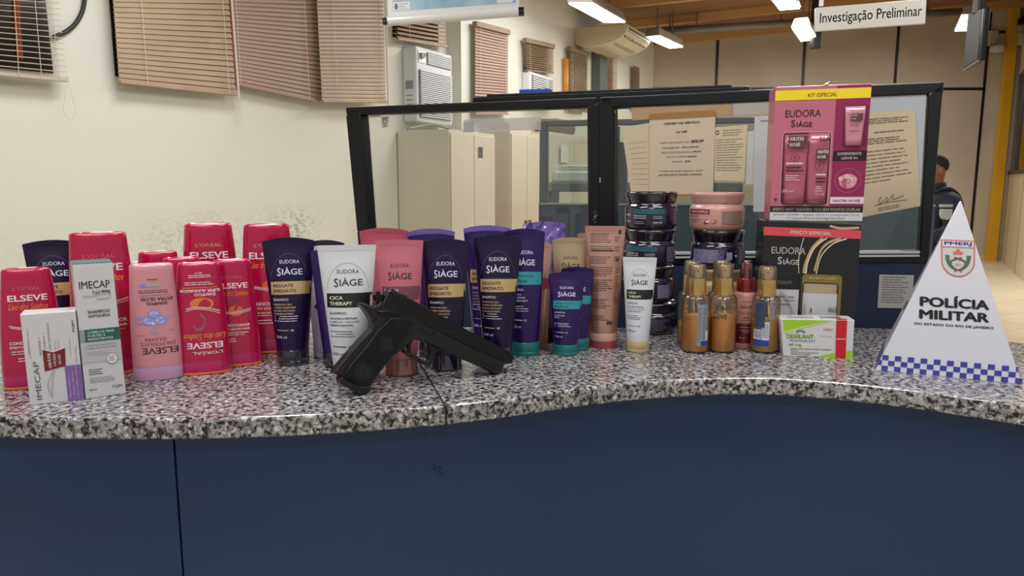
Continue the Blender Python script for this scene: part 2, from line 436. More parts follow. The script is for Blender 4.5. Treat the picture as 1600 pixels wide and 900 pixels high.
# navy front, set back under the slab edge
def inset(c, d):
    out = []
    for i, p in enumerate(c):
        t = (c[min(i+1, len(c)-1)]-c[max(i-1, 0)]).normalized(); nrm = Vector((-t.y, t.x, 0)); out.append(p+nrm*d)
    return out
allf = front
pf = inset(allf, .035)
NAVY = noisy('navy_laminate', '#10305a', '#123460', 1.5, .42, 2)
# split at the vertical panel joint
sx = PL(280, 760, Vector((0, G(275, 655, ZC).y+.035, 0)), Vector((0, 1, 0)))
js = min(range(len(pf)), key=lambda i: abs(pf[i].x-sx.x))
def panel(pts, name):
    bk = inset(pts, .02); n = len(pts); z0, z1 = 0, ZC-TH
    v = [Vector((p.x, p.y, z1)) for p in pts]+[Vector((p.x, p.y, z0)) for p in pts]+[Vector((p.x, p.y, z1)) for p in bk]+[Vector((p.x, p.y, z0)) for p in bk]
    f = []
    for i in range(n-1):
        f += [(i, i+1, n+i+1, n+i), (2*n+i+1, 2*n+i, 3*n+i, 3*n+i+1), (i, 2*n+i, 2*n+i+1, i+1), (n+i, n+i+1, 3*n+i+1, 3*n+i)]
    f += [(0, n, 3*n, 2*n), (n-1, 3*n-1, 4*n-1, 2*n-1)]
    return mk(name, v, f, NAVY, counter, smooth=False)
e0 = pf[js]; dl = (pf[js+1]-pf[js-1]).normalized()*.0016
for o in (panel(pf[:js]+[e0-dl], 'front_panel'), panel([e0+dl]+pf[js+1:], 'front_panel')):
    for p in o.data.polygons: p.use_smooth = abs(p.normal.z) < .3
    md = o.modifiers.new('e', 'EDGE_SPLIT'); md.split_angle = R(40)
nn = Vector((dl.y, -dl.x, 0)).normalized()
MB().obox(e0-nn*.012+Vector((0, 0, (ZC-TH)/2-e0.z)), dl*.9, nn*.006, (0, 0, (ZC-TH)/2)).build('panel_joint', noisy('joint_wood', '#4a3524', '#1a1512', 60, .7), counter)
# carcass that carries the top (behind the front panel)
lo = inset(allf, .08); 
m = MB()
for i in (2, 20, 40, 60, len(lo)-3):
    p = lo[i]; MB().box((p.x-.01, p.y, 0), (p.x+.01, p.y+.26, ZC-TH)).build('support_board', mat('board', '#3a3a40', .6), counter)
# paint scuffs on the front
sc = Print(lambda u, v: PL(u, -v, pf[i0]+Vector((0, -.0012, 0)), Vector((-(pf[i0+1]-pf[i0-1]).y, (pf[i0+1]-pf[i0-1]).x, 0)).normalized()))
for i in range(16):
    u = 684+random.gauss(0, 6); v = -735+random.gauss(0, 6); sc.disc('#15201f', u, v, random.uniform(.5, 2.2), random.uniform(.4, 1.4), 7)
for i in range(6): sc.disc('#2c2a2c', 662+random.gauss(0, 2), -680+random.gauss(0, 6), random.uniform(.5, 1.5), 1, 7)
sc.build(counter, {'#15201f': 'scuff_mark', '#2c2a2c': 'scuff_mark'})

# ------------------------------------------------------------------ venetian blinds and windows on the left wall
SLAT = noisy('slat_beige', '#a38c72', '#ac957b', 6, .45, 2)
SLATD = noisy('slat_brown', '#7d684e', '#8a7459', 6, .45, 2)
SLATR = mat('slat_rose', '#a08474', .45)
CORD = mat('cord_white', '#cfc7b8', .6)
wk = [1]
def blind(q, n, tilt, m_, label, off=.06, wide=.026, cords=(.12, .88), pane='#2b1a14', win=True, loop=False, rail=True, headrail=False, wand=None):
    TL, TR, BR, BL = [wallpt(x, y, off) for x, y in q]
    root = empty('venetian_blind', (BL+BR)/2, label, 'blind', 'venetian blinds along the left wall')
    mb = MB(); ca, sa = math.cos(tilt), math.sin(tilt)
    for i in range(n):
        t = (i+.5)/n; l = TL.lerp(BL, t); r = TR.lerp(BR, t)
        h = wn*(wide/2*ca)+Vector((0, 0, -wide/2*sa)); th = (wn*sa+Vector((0, 0, ca)))*.0006
        mid = (wn*sa+Vector((0, 0, ca)))*.0022
        # three-sided curved slat with a thickness
        A = [l-h, l+mid, l+h]; B = [r-h, r+mid, r+h]
        mb.add(A+B+[x-th for x in A]+[x-th for x in B],
               [(0, 1, 4, 3), (1, 2, 5, 4), (6, 9, 10, 7), (7, 10, 11, 8), (0, 3, 9, 6), (2, 8, 11, 5), (0, 6, 7, 1), (1, 7, 8, 2), (3, 4, 10, 9), (4, 5, 11, 10)])
    s = mb.build('slats', m_, root)
    for p in s.data.polygons: p.use_smooth = False
    if rail:
        MB().obox((BL+BR)/2, (BR-BL)/2, wn*.013, (0, 0, .006)).build('bottom_rail', m_, root, bevel=.002)
    if headrail: MB().obox((TL+TR)/2+Vector((0, 0, .012)), (TR-TL)/2*1.02, wn*.022, (0, 0, .02)).build('head_rail', SLATD, root, bevel=.003)
    if wand: MB().tube([TL.lerp(TR, wand)+wn*.03, BL.lerp(BR, wand)+wn*.035+Vector((0, 0, -.03))], .005, 7).build('tilt_wand', CORD, root)
    for c in cords:
        MB().tube([TL.lerp(TR, c)+wn*.015, BL.lerp(BR, c)+wn*.015], .0013, 5).build('ladder_cord', CORD, root)
    if loop:
        p = BR+wn*.01; MB().tube(smooth_curve([p+Vector((0, 0, z))+wd*x for x, z in ((-.005, .02), (-.018, -.06), (-.03, -.12), (-.005, -.16), (.022, -.12), (.01, -.06), (0, .02))], 5), .0012, 5).build('pull_cord', CORD, root)
    if win:
        def wq(u, v): return (TL.lerp(TR, u)).lerp(BL.lerp(BR, u), v)-wn*(off-.004)
        mb = MB(); a_, b_, c_, d_ = wq(.04, 0), wq(.96, 0), wq(.96, .93), wq(.04, .93)
        w = MB().quadbox([a_, b_, c_, d_], -wn*.012).build('window_%d' % wk[0], mat('pane_'+pane, pane, .15)); w['kind'] = 'structure'; wk[0] += 1
    return root
B1 = blind([(-62, -62), (84, -55), (104, 126), (-62, 110)], 20, R(12), mat('slat_grey', '#b8ac9b', .4), 'venetian blind with open slats over a dark window, far left', wide=.024, cords=(.5, .72, .9), loop=True)
blind([(174, -30), (355, -30), (368, 148), (186, 128)], 20, R(76), SLAT, 'closed beige venetian blind right of the black wall cable', cords=(.2, .92), loop=True, wand=.985)
blind([(358, -30), (492, -30), (503, 160), (367, 131)], 26, R(75), SLATR, 'sagging venetian blind between two other closed blinds, with reddish slats', off=.05, cords=(.04, .82), pane='#7a3a1c')
blind([(493, -30), (598, -30), (603, 160), (503, 158)], 30, R(76), SLAT, 'closed tan venetian blind just left of the hanging banner', off=.088, cords=(.2, .85), loop=True, wand=.965)
blind([(621, -12), (696, 5), (698, 73), (621, 61)], 11, R(48), SLAT, 'short venetian blind above the larger window air conditioner', cords=(.2, .85))
blind([(742, 40), (794, 53), (793, 178), (742, 178)], 29, R(66), SLATR, 'narrow closed venetian blind on the wall just past the larger air conditioner', off=PIL+.05, cords=(.12, .9), headrail=True)
blind([(820, 65), (864, 75), (864, 114), (822, 110)], 13, R(40), SLATD, 'small dark venetian blind above the smaller air conditioner', off=PIL+.05, headrail=True)
blind([(889, 78), (918, 87), (917, 175), (890, 172)], 30, R(66), SLATD, 'dull brown venetian blind beside the orange pipe', off=PIL+.05, headrail=True)
blind([(938, 76), (964, 84), (963, 172), (938, 170)], 32, R(30), mat('slat_red_lit', '#8a5638', .5), 'reddish venetian blind right of the grey wall pipe', off=PIL+.05, pane='#d2622a')  # the reddish light on this blind is put into slat and pane colours
blind([(989, 102), (999, 106), (999, 172), (989, 170)], 26, R(60), SLATD, 'sliver of dark venetian blind in the far corner', off=PIL+.05, cords=())
# orange strip glimpsed through the first window
p = wallpt(27, 40, .006); q = wallpt(31, 92, .006); p2 = wallpt(22, -30, .006)
o = MB().tube([p2, p, q], .012, 6).build('window_frame_orange', mat('orange_frame', '#c4622c', .5)); o['kind'] = 'structure'
o = MB().tube([wallpt(358.5, -20, .05), wallpt(366, 130, .05)], .012, 6).build('window_frame_red', mat('red_frame', '#8a3a1e', .5)); o['kind'] = 'structure'
# black cable on the wall
pts = [wallpt(x, y, .012) for x, y in ((134, -30), (132, 2), (127, 22), (116, 39), (102, 50), (84, 58))]
tag(MB().tube(smooth_curve(pts, 6), .009, 8).build('wall_cable', mat('black_rubber', '#1c1d22', .5), smooth=True), 'thick black cable curving down the cream wall to the left blind', 'cable')
# orange and grey pipes
tag(MB().tube([wallpt(884, 92, PIL+.03), wallpt(884, 165, PIL+.03)], .03, 10).build('wall_pipe', mat('orange_paint', '#d08a35', .4), smooth=True), 'upright orange pipe on the wall beside the brown blind', 'pipe')
A_ = wallpt(924, 70, PIL); B_ = wallpt(936, 70, PIL)
o = MB().quadbox([A_, B_, wallpt(936, 175, PIL), wallpt(924, 175, PIL)], wn*.1).build('wall_duct', mat('duct_grey', '#5d6468', .5)); tag(o, 'upright grey duct on the wall right of the brown blind', 'duct')

# ------------------------------------------------------------------ window air conditioners
WHITE = mat('ac_white', '#cfd2d6', .4); VENT = mat('ac_vent', '#4b4f55', .6); ACG = mat('ac_side', '#bcbfc3', .45)
def window_ac(q, off, base_off, label, split=True):
    n = wn; TL, TR, BR, BL = [wallpt(x, y, off) for x, y in q]
    # square it up: horizontal edges
    zt = TL.z; zb = BL.z; w = (TR-TL).dot(wd)
    TR = TL+wd*w; BL = TL+Vector((0, 0, zb-zt)); BR = BL+wd*w
    root = empty('window_air_conditioner', (BL+BR)/2, label, 'air conditioner', 'window air conditioners')
    d = n*(off-base_off)
    MB().quadbox([TL, TR, BR, BL], -d).build('casing', WHITE, root, bevel=.012)
    f = lambda u, v, e: TL.lerp(TR, u).lerp(BL.lerp(BR, u), v)+n*e
    m = MB(); gx0, gx1, gy0, gy1 = (.06, .94, .3, .93) if split else (.08, .7, .08, .95)
    m.quadbox([f(gx0, gy0, .004), f(gx1, gy0, .004), f(gx1, gy1, .004), f(gx0, gy1, .004)], -n*.003); m.build('grille_recess', VENT, root)
    m = MB(); N_ = 24 if split else 12
    for i in range(N_):
        v = gy0+(gy1-gy0)*(i+.5)/N_
        m.obox((f(gx0, v, .012)+f(gx1, v, .012))/2, (f(gx1, v, 0)-f(gx0, v, 0))/2, n*.006, (0, 0, abs(zt-zb)*(gy1-gy0)/N_*.30))
    m.build('intake_grille', WHITE, root)
    if split:
        m = MB(); m.quadbox([f(.28, .05, .004), f(.95, .05, .004), f(.95, .21, .004), f(.28, .21, .004)], -n*.003); m.build('outlet_recess', mat('ac_dark', '#33373c', .6), root)
        m = MB()
        for i in range(5):
            v = .06+.15*(i+.5)/5; m.obox((f(.28, v, .008)+f(.95, v, .008))/2, (f(.95, v, 0)-f(.28, v, 0))/2, n*.004, (0, 0, .006))
        for i in range(8):
            u = .28+.67*(i+.5)/8; m.obox(f(u, .13, .008), wd*.004, n*.004, (0, 0, abs(zt-zb)*.075))
        m.build('outlet_vanes', mat('ac_vane', '#b9bdc2', .4), root)
        MB().quadbox([f(.05, .05, .005), f(.24, .05, .005), f(.24, .21, .005), f(.05, .21, .005)], -n*.003).build('control_panel', mat('ac_panel', '#e4e6e0', .3), root)
        m = MB(); m.obox(f(.11, .12, .014), wd*.018, n*.01, (0, 0, .018)); m.obox(f(.19, .1, .012), wd*.01, n*.008, (0, 0, .012)); m.build('control_knob', mat('ac_knob', '#7d8186', .4), root)
        # label on the side towards the camera
        s = lambda u, v: TL+Vector((0, 0, (zb-zt)*v))-n*((off-base_off)*u)-wd*.003
        MB().quadbox([s(.75, .45), s(.25, .45), s(.25, .56), s(.75, .56)], wd*.002).build('side_label', mat('ac_print', '#85898e', .6), root)
        for v in (.64, .7, .76, .82): MB().quadbox([s(.7, v), s(.3, v), s(.3, v+.012), s(.7, v+.012)], wd*.002).build('side_mark', mat('ac_print', '#85898e', .6), root)
    else:
        MB().quadbox([f(.76, .1, .004), f(.95, .1, .004), f(.95, .9, .004), f(.76, .9, .004)], -n*.003).build('control_panel', mat('ac_panel2', '#9ea2a5', .4), root)
    return root
window_ac([(650, 71), (706, 80), (709, 192), (653, 190)], .12, .0, 'larger white window air conditioner under the short blind')
window_ac([(828, 111), (865, 118), (865, 160), (828, 158)], PIL+.08, PIL, 'smaller white window air conditioner under the dark blind', False)

# ------------------------------------------------------------------ split air conditioner under the ceiling
W0 = wallpt(897, 60, PIL); 
def acp(px, py): return PL(px, py, W0, wd)
prof = [acp(x, y) for x, y in ((896, 43), (979, 36), (981, 42), (979, 49), (972, 57), (960, 64.5), (945, 70), (925, 74), (908, 73), (899, 69), (896, 60))]
tr = None
L_ = 1.0
for _ in range(40):
    e = proj(prof[1]+wd*L_)[0]-1015
    L_ -= e*.01
far = [p+wd*L_ for p in prof]
root = empty('split_air_conditioner', prof[7], 'wide cream split air conditioner under the ceiling by the left wall', 'air conditioner')
n = len(prof)
CR = mat('ac_cream', '#c4bb9d', .4)
mk('casing', prof+far, [tuple(range(n)), tuple(range(2*n-1, n-1, -1))]+[(i, (i+1) % n, n+(i+1) % n, n+i) for i in range(n)], CR, root, bevel=.01)
def acs(i, u, t, e):   # point on face between profile i and i+1
    p = prof[i].lerp(prof[i+1], u)+wd*(L_*t); d = (prof[i+1]-prof[i]); nr = d.cross(wd).normalized()
    c = sum(prof, Vector())/n
    if nr.dot(prof[i]-c) < 0: nr = -nr
    return p+nr*e
m = MB()
for (u0, u1) in ((.05, .95),):
    m.quadbox([acs(2, 0, .04, .004), acs(2, 0, .96, .004), acs(3, .9, .96, .004), acs(3, .9, .04, .004)], (0, 0, .001))
m.build('air_outlet', mat('ac_outlet', '#2b2a26', .5), root)
m = MB()
for k_ in range(3):
    t0 = .05+.31*k_
    m.quadbox([acs(2, .5, t0, .012), acs(2, .5, t0+.28, .012), acs(2, .8, t0+.28, .012), acs(2, .8, t0, .012)], (0, 0, .004))
    m.quadbox([acs(3, .5, t0, .012), acs(3, .5, t0+.28, .012), acs(3, .8, t0+.28, .012), acs(3, .8, t0, .012)], (0, 0, .004))
m.build('outlet_louvre', mat('louvre', '#9a9484', .4), root)
MB().quadbox([acs(5, .1, .1, .004), acs(5, .1, .92, .004), acs(6, .95, .92, .004), acs(6, .95, .1, .004)], (0, 0, .001)).build('intake_panel', mat('ac_under', '#a7a196', .5), root)

# ------------------------------------------------------------------ fluorescent ceiling fixtures
GLOW = mat('fluorescent_glow', (1, .93, .80), .5, emit=9)
HOUS = mat('fixture_housing', '#8d877c', .5)
def fixture(q, z, label, h=.09):
    P = [G(x, y, z) for x, y in q]
    # square it: long axis along the wall direction
    ax = ((P[1]-P[0])+(P[2]-P[3]))/2; c = sum(P, Vector())/4
    ay = ((P[3]-P[0])+(P[2]-P[1]))/2
    root = empty('ceiling_light', c, label, 'ceiling light', 'fluorescent ceiling lights')
    ax, ay = ax/2, ay/2
    MB().hexa([c-ax-ay, c+ax-ay, c+ax+ay, c-ax+ay], [x+Vector((0, 0, h)) for x in (c-ax*.94-ay*.7, c+ax*.94-ay*.7, c+ax*.94+ay*.7, c-ax*.94+ay*.7)]).build('housing', HOUS, root, bevel=.006)
    MB().obox(c-Vector((0, 0, .008)), ax*.95, ay*.9, (0, 0, .006)).build('diffuser', GLOW, root, bevel=.003)
    zc = CEIL(c.x)
    for s in (-.6, .6):
        p = c+ax*s; MB().tube([p+Vector((0, 0, h*.9)), (p.x, p.y, zc)], .008, 6).build('hanger_rod', GREY, root)
    return root
fixture([(886, 3), (942, 34), (981, 34), (925, 3)], 2.62, 'fluorescent light above the split air conditioner, nearest to the banner')
fixture([(1006, 57), (1046, 75), (1069, 72), (1031, 55)], 2.66, 'fluorescent light hanging beyond the split air conditioner')
fixture([(1194, -16), (1217, 16), (1252, 11), (1232, -16)], 2.72, 'fluorescent light cut by the top edge, left of the hanging sign')
fixture([(1236, 43), (1250, 64), (1279, 60), (1266, 39)], 2.70, 'small looking fluorescent light touching the left end of the hanging sign')
fixture([(1506, 22), (1486, 48), (1524, 47), (1530, 22)], 2.98, 'fluorescent light half hidden behind the hanging screen')
# conduit
pa = G(1036, 48.5, 2.86); pb = G(1240, 36, 3.02); pc = G(1500, 18, 3.22)
cond = empty('ceiling_conduit', pa, 'grey conduit pipe hung across under the wooden ceiling', 'pipe')
MB().tube([pa, pb, pc], .045, 10).build('pipe', GREY, cond, smooth=True)
for t, q in ((.05, (pa, pb)), (.25, (pa, pb)), (.9, (pa, pb)), (.8, (pb, pc))):
    p = q[0].lerp(q[1], t); MB().tube([p, (p.x, p.y, CEIL(p.x))], .01, 6).build('hanger_rod', GREY, cond)
p = G(1277, 20, 2.95)
tag(MB().box((p.x-.05, p.y-.05, PY(1277, 76, p.y).z), (p.x+.05, p.y+.05, CEIL(p.x))).build('drop_box', mat('black_steel', '#1a1817', .5), bevel=.01), 'black steel drop post behind the left end of the hanging sign', 'post')

# ------------------------------------------------------------------ hanging sign
Ys = 4.6
q = [PY(1275, 12, Ys), PY(1448, -2, Ys), PY(1446, 37, Ys), PY(1274, 49, Ys)]
sign = empty('hanging_sign', (q[2]+q[3])/2, 'white hanging sign reading Investigação Preliminar under the ceiling', 'sign')
MB().quadbox(q, (0, .025, 0)).build('sign_board', mat('sign_white', '#b9b7b0', .18), sign, bevel=.003)
pr = Print(quadmap(q, (0, -1, 0)))
pr.text('#2e2f38', 'Investigação Preliminar', .50, .48, .925, .56, bold=.008)
pr.build(sign)
for px in (1283, 1440):
    a_ = PY(px, 10, Ys+.012); MB().tube([a_, (a_.x, a_.y, CEIL(a_.x))], .014, 8).build('hanger_rod', mat('sign_rod', '#c9c7c2', .4), sign)

# ------------------------------------------------------------------ hanging banner
Yb_ = 3.9
q = [PY(603, -70, Yb_), PY(812, -82, Yb_), PY(811, 12, Yb_), PY(606, 27, Yb_)]
ban = empty('hanging_banner', PY(708, 25, Yb_), 'pale banner with light blue print and a white rod along its foot', 'banner')
MB().quadbox(q, (0, .004, 0)).build('banner_sheet', mat('banner_white', '#d4d6d4', .45), ban)
pb_ = Print(quadmap(q, (0, -1, 0)))
BL1 = noisy('banner_blue', '#7fa3b6', '#9fbccb', 4, .45, 3, stretch=(3, 1, 1))
pb_.rect(BL1, .04, .085, .975, 1)
pb_.rect('#d8dadb', .045, .10, .17, .235); pb_.rect('#d8dadb', .83, .10, .95, .2)
pb_.ring('#2c3440', .066, .165, .013, .05, .006); pb_.disc('#2c3440', .066, .165, .006, .024)
pb_.text('#2c3440', 'Governo do Estado', .085, .205, .072, .03, align='l'); pb_.text('#2c3440', 'do Estado', .085, .163, .045, .026, align='l'); pb_.text('#2c3440', 'do Rio de Janeiro', .085, .124, .066, .026, align='l')
pb_.disc('#39424c', .89, .185, .022, .012)
pb_.build(ban, {BL1: 'banner_print', '#d8dadb': 'print_patch'})
ra, rb_ = PY(606, 33, Yb_), PY(810, 18.5, Yb_)
MB().tube([ra, rb_], .0245, 16).build('rod', mat('rod_white', '#d9d9d6', .25), ban, smooth=False, bevel=0)
dd = (rb_-ra).normalized()
MB().tube([ra-dd*.025, ra+dd*.001], .017, 12).build('rod_cap', mat('cap_black', '#151515', .4), ban)
MB().tube([rb_-dd*.001, rb_+dd*.028], .022, 12).build('rod_cap', mat('cap_black', '#151515', .4), ban)

# ------------------------------------------------------------------ hanging screen
D0 = 5.6
tl = PY(1507, 22, D0); bl = PY(1510, 111, D0); xr = 5.22
trr = PY(1531, 11.5, xr); br = PY(1537, 95, xr)
tl.x = bl.x = (tl.x+bl.x)/2; tl.y = bl.y; trr.x = br.x = (trr.x+br.x)/2
tl.z, bl.z = PY(1507, 22, D0).z, PY(1510, 111, D0).z
scr = empty('wall_screen', (bl+br)/2, 'dark flat screen hanging from the ceiling at an angle, upper right', 'screen')
nrm = (trr-tl).cross(Vector((0, 0, 1))).normalized()
if nrm.dot(CAM-tl) < 0: nrm = -nrm
bo = -nrm*.04
MB().quadbox([tl, trr, br, bl], bo).build('casing', mat('screen_black', '#15161a', .25), scr, bevel=.008)
fq = lambda u, v, e=.0015: tl.lerp(trr, u).lerp(bl.lerp(br, u), v)+nrm*e
MB().quadbox([fq(.03, .03), fq(.9, .03), fq(.9, .95), fq(.03, .95)], nrm*.001).build('screen_glass', mat('screen_grey', '#1c1a19', .55, spec=.3), scr)
MB().quadbox([fq(.02, .97), fq(.98, .97), fq(.98, .998), fq(.02, .998)], nrm*.002).build('bezel_strip', mat('silver', '#a8a39a', .3, .6), scr)
tp = (tl+trr)/2+bo/2
MB().box((tp.x-.03, tp.y-.04, tp.z-.02), (tp.x+.03, tp.y+.04, CEIL(tp.x))).build('ceiling_mount', mat('mount_grey', '#3c3c40', .5), scr, bevel=.01)
# small devices by the column
p = PY(1550, 72, YB-.03)
dv = empty('wall_camera', p, 'small pale wall device between the hanging screen and the yellow column', 'camera')
MB().box((p.x-.06, YB-.08, p.z), (p.x+.05, YB, p.z+.2)).build('bracket', mat('dev_grey', '#9c968b', .5), dv, bevel=.01)
MB().box((p.x-.06, YB-.2, p.z-.1), (p.x+.07, YB-.06, p.z-.01)).build('camera_head', mat('dev_light', '#bdb6aa', .4), dv, bevel=.02)
def rq(px, py, off): return PL(px, py, a+rn*off, rn)
el = empty('emergency_light', rq(1588, 70, .0), 'grey emergency light fixed high on the right wall', 'lamp')
for (x0, y0, x1, y1, nm, c, o_) in ((1579, 38, 1595, 48, 'lamp_head', '#8c8984', .10), (1583, 49, 1595, 70, 'lamp_body', '#aaa59d', .07)):
    MB().quadbox([rq(x0, y0, o_), rq(x1, y0+1, o_), rq(x1, y1+1, o_), rq(x0, y1, o_)], -rn*o_).build(nm, mat('el_'+nm, c, .4), el, bevel=.012)
MB().quadbox([rq(1578, 26, .08), rq(1590, 27, .08), rq(1590, 39, .08), rq(1578, 38, .08)], -rn*.08).build('bracket', DK, el, bevel=.01)
# ------------------------------------------------------------------ counter divider (black framed glass screen)
Pr = G(1384, 513, ZC); zt = 1.35
for _ in range(6):
    # plane through Pr and the left top corner at height zt
    Pl = G(540, 168, zt) if abs(zt-CAM.z) > 1e-4 else Pr
    d_ = Vector((Pr.x-Pl.x, Pr.y-Pl.y, 0)).normalized(); pn = Vector((d_.y, -d_.x, 0))
    zt = PL(1475, 128, Pr, pn).z
if pn.dot(CAM-Pr) < 0: pn = -pn
def pp(px, py, off=0): return PL(px, py, Pr+pn*off, pn)
BLK = mat('divider_black', '#0b0c10', .32)
BLK2 = mat('divider_profile', '#17181d', .3)
GLS = glass_mat('divider_glass', (.93, .94, .92), base=.02, fres=.25)
base = Pr.copy(); base.z = 0
div = empty('counter_divider', (pp(935, 500).x, pp(935, 500).y, 0), 'black framed glass divider standing behind the counter', 'partition')
def bar(name, q, th=.04, off=.0, m_=BLK, parent=None, bevel=.003):
    return MB().quadbox([pp(x, y, off) for x, y in q], -pn*th).build(name, m_, parent or div, bevel=bevel)
# left frame
bar('top_rail', [(539.5, 167.5), (931, 151.5), (931, 167.5), (541, 180)])
bar('post', [(540, 180), (563, 178.5), (576.5, 362), (557.5, 362)])
bar('post', [(557.5, 362), (576.5, 362), (581, 424), (563, 424)])
bar('post', [(917, 167), (936, 160), (940, 408), (920, 408)])
bar('post', [(935.5, 151.5), (957, 150), (958.5, 400), (939, 402)], .05, .004)
bar('top_rail', [(936, 151.5), (1475, 126.5), (1474, 146), (944, 168.5)], .05, .004)
bar('post', [(1450, 148), (1474.5, 126), (1452, 402), (1436, 402)], .05, .004)
bar('inner_trim', [(954, 173), (960, 173), (961, 398), (955, 398)], .02, -.005, BLK2)
bar('inner_trim', [(917, 167), (920.5, 167), (922, 404), (919, 404)], .02, .001, BLK2)
# bottom rails and the navy lower panel
bar('bottom_rail', [(562, 406), (940, 398), (940, 414), (564, 424)], .04, 0)
SIL = mat('sill_silver', '#c9cdd0', .35, .3)
bar('glazing_strip', [(958, 395), (1438, 392.5), (1437, 396), (958, 398.5)], .02, .004, SIL, bevel=0)
bar('glazing_strip', [(958, 401.5), (1437, 398), (1437, 401), (958, 404.5)], .02, .005, SIL, bevel=0)
bar('bottom_rail', [(940, 398), (1452, 392), (1450, 412), (940, 416)], .045, .002)
A1 = pp(563, 420); B1_ = pp(1450, 408)
NV2 = mat('divider_navy', '#16233f', .5)
MB().quadbox([A1, B1_, Vector((B1_.x, B1_.y, 0)), Vector((A1.x, A1.y, 0))], -pn*.035).build('lower_panel', NV2, div)
# glass
bar('glass_pane', [(562, 178), (918, 166), (920, 408), (580, 408)], .005, -.018, GLS, bevel=0)
bar('glass_pane', [(956, 167.5), (1452, 146), (1438, 396), (958, 398)], .005, -.02, GLS, bevel=0)
# second rail lying on top, further back
def pq(px, py): return PL(px, py, Pr-pn*.06, pn)
MB().quadbox([pq(738, 151.5), pq(1171, 134), pq(1170, 146), pq(738, 160)], -pn*.05).build('sliding_rail', BLK, div, bevel=.003)
MB().quadbox([pq(760, 147.5), pq(1143, 132), pq(1143, 137), pq(760, 152)], -pn*.03).build('sliding_rail', BLK, div, bevel=.002)
pr = Print(lambda u, v: pp(u, -v, .0055))
for i in range(26): pr.disc('#6d6d6a', 929+random.gauss(0, 2.2), -(338+random.gauss(0, 4.5)), random.uniform(.3, .9), random.uniform(.4, 1.6), 6)
pr.rect('#b9bcbc', 937, -285, 938.2, -277)
pr.build(div, {'#6d6d6a': 'paint_scratch', '#b9bcbc': 'paint_scratch'})
# blue folder on the rail
q0, q1 = pq(809, 146.6), pq(857, 145.2)
tag(MB().hexa([pq(809, 148.2)-pn*.008, pq(857, 146.5)-pn*.008, pq(857, 137.5)-pn*.008, pq(809, 139)-pn*.008], [x-pn*.03 for x in (pq(809, 148.2), pq(857, 146.5), pq(857, 137.5), pq(809, 139))]).build('folder', mat('folder_blue', '#1f52a8', .4), bevel=.002), 'blue folder edge resting on the divider top rail', 'folder')

# papers taped to the glass (behind it or on it)
PAPER = {}
def paper(name, q, col, label, off=.003, prints=None, cat='notice', rough=.7, th=.0008, grp='papers taped to the divider glass'):
    P = [pp(x, y, off) for x, y in q]
    root = empty(name, (P[2]+P[3])/2, label, cat, grp)
    mm = noisy('paper_'+col, col, col, 3, rough)
    MB().quadbox(P, -pn*th).build('sheet', mm, root)
    if prints:
        pr = Print(quadmap(P, pn, .0005)); prints(pr); pr.build(root)
    return root
BEIGE = '#c8b492'
paper('backing_card', [(986, 168.5), (1146, 162.3), (1145, 180), (988, 188)], '#a98d68', 'tan card strip under the top rail behind the order notice', .0005, cat='card', grp=None)
def p_lines(c, n0, x0=.1, x1=.92, y0=.85, y1=.1, h=.012):
    return lambda p: p.lines(c, x0, x1, y0, n0, (y0-y1)/n0, h, .3, 1)
paper('notice_paper', [(971, 199), (1016, 192), (1016, 305), (986, 303)], '#c4b798', 'slanting blank beige paper left of the order notice', .001, lambda p: p.lines('#b09c78', .2, .95, .75, 9, .075, .006, .2, 1))
def p_right(p):
    p.ring('#4d4a42', .08, .9, .06, .045, .022); p.lines('#8d826a', .25, .95, .93, 3, .045, .014, .3, 1)
    p.lines('#8d826a', .05, .95, .76, 13, .047, .012, .35, 1)
paper('notice_paper', [(1117, 199), (1168, 195), (1163, 283), (1116, 282)], '#c5bb9c', 'small yellowed typed paper right of the order notice', .001, p_right)
paper('notice_paper', [(1168, 206), (1182, 203), (1180, 288), (1165, 288)], '#b9bdbb', 'narrow pale paper peeking out behind the white typed sheet', .0008, None)
def p_white(p):
    p.lines('#7a7c80', .12, .3, .95, 1, .03, .012, 0, 1); p.lines('#7a7c80', .35, .98, .91, 2, .03, .01, .2, 1); p.lines('#8f9194', .3, .98, .79, 20, .034, .007, .5, 1); p.lines('#8f9194', .3, .98, .06, 3, .02, .006, .5, 1)
paper('notice_paper', [(1179, 182), (1260, 177), (1256, 330), (1177, 331)], '#b9bbc0', 'white typed sheet partly behind the pink gift box', .002, p_white)
def p_order(p):
    p.rect('#96703f', 0, .925, 1, 1); p.rect('#96703f', 0, 0, 1, .02)
    T = lambda t, u, v, w, h, b=.02: p.text('#2a2620', t, u, v, w, h, bold=b)
    T('ORDEM DE SERVIÇO', .50, .868, .55, .032, .03); T('16ª DP', .50, .765, .17, .026, .03)
    T('*PARA INCLUSÃO NO', .39, .645, .46, .022, 0); p.text('#2a2620', 'SESOP', .74, .648, .2, .034, bold=.03, shear=.25)
    T('TRAZER EM', .33, .58, .27, .021, 0); T('(PEN-DRIVE),', .64, .58, .27, .023)
    T('DOCS DIGITALIZADOS', .42, .525, .46, .02, 0); T('(PDF)', .74, .525, .13, .024)
    T('PEÇAS, E NESSE', .42, .47, .3, .021, 0); T('ANEXO', .66, .47, .15, .021)
    T('MÁXIMO', .44, .415, .16, .022, 0); T('2MB', .6, .413, .09, .02)
    T('** PARA PETIÇÃO INICIAL, ALÉM', .49, .3, .69, .024, .01); T('DO PEN-DRIVE TRAZER O PEDIDO.', .49, .255, .69, .022, .01)
paper('order_notice', [(1015, 178), (1118, 172), (1114, 306), (1015, 306)], '#c4b79e', 'beige notice headed ORDEM DE SERVIÇO taped to the glass', .0035, p_order)
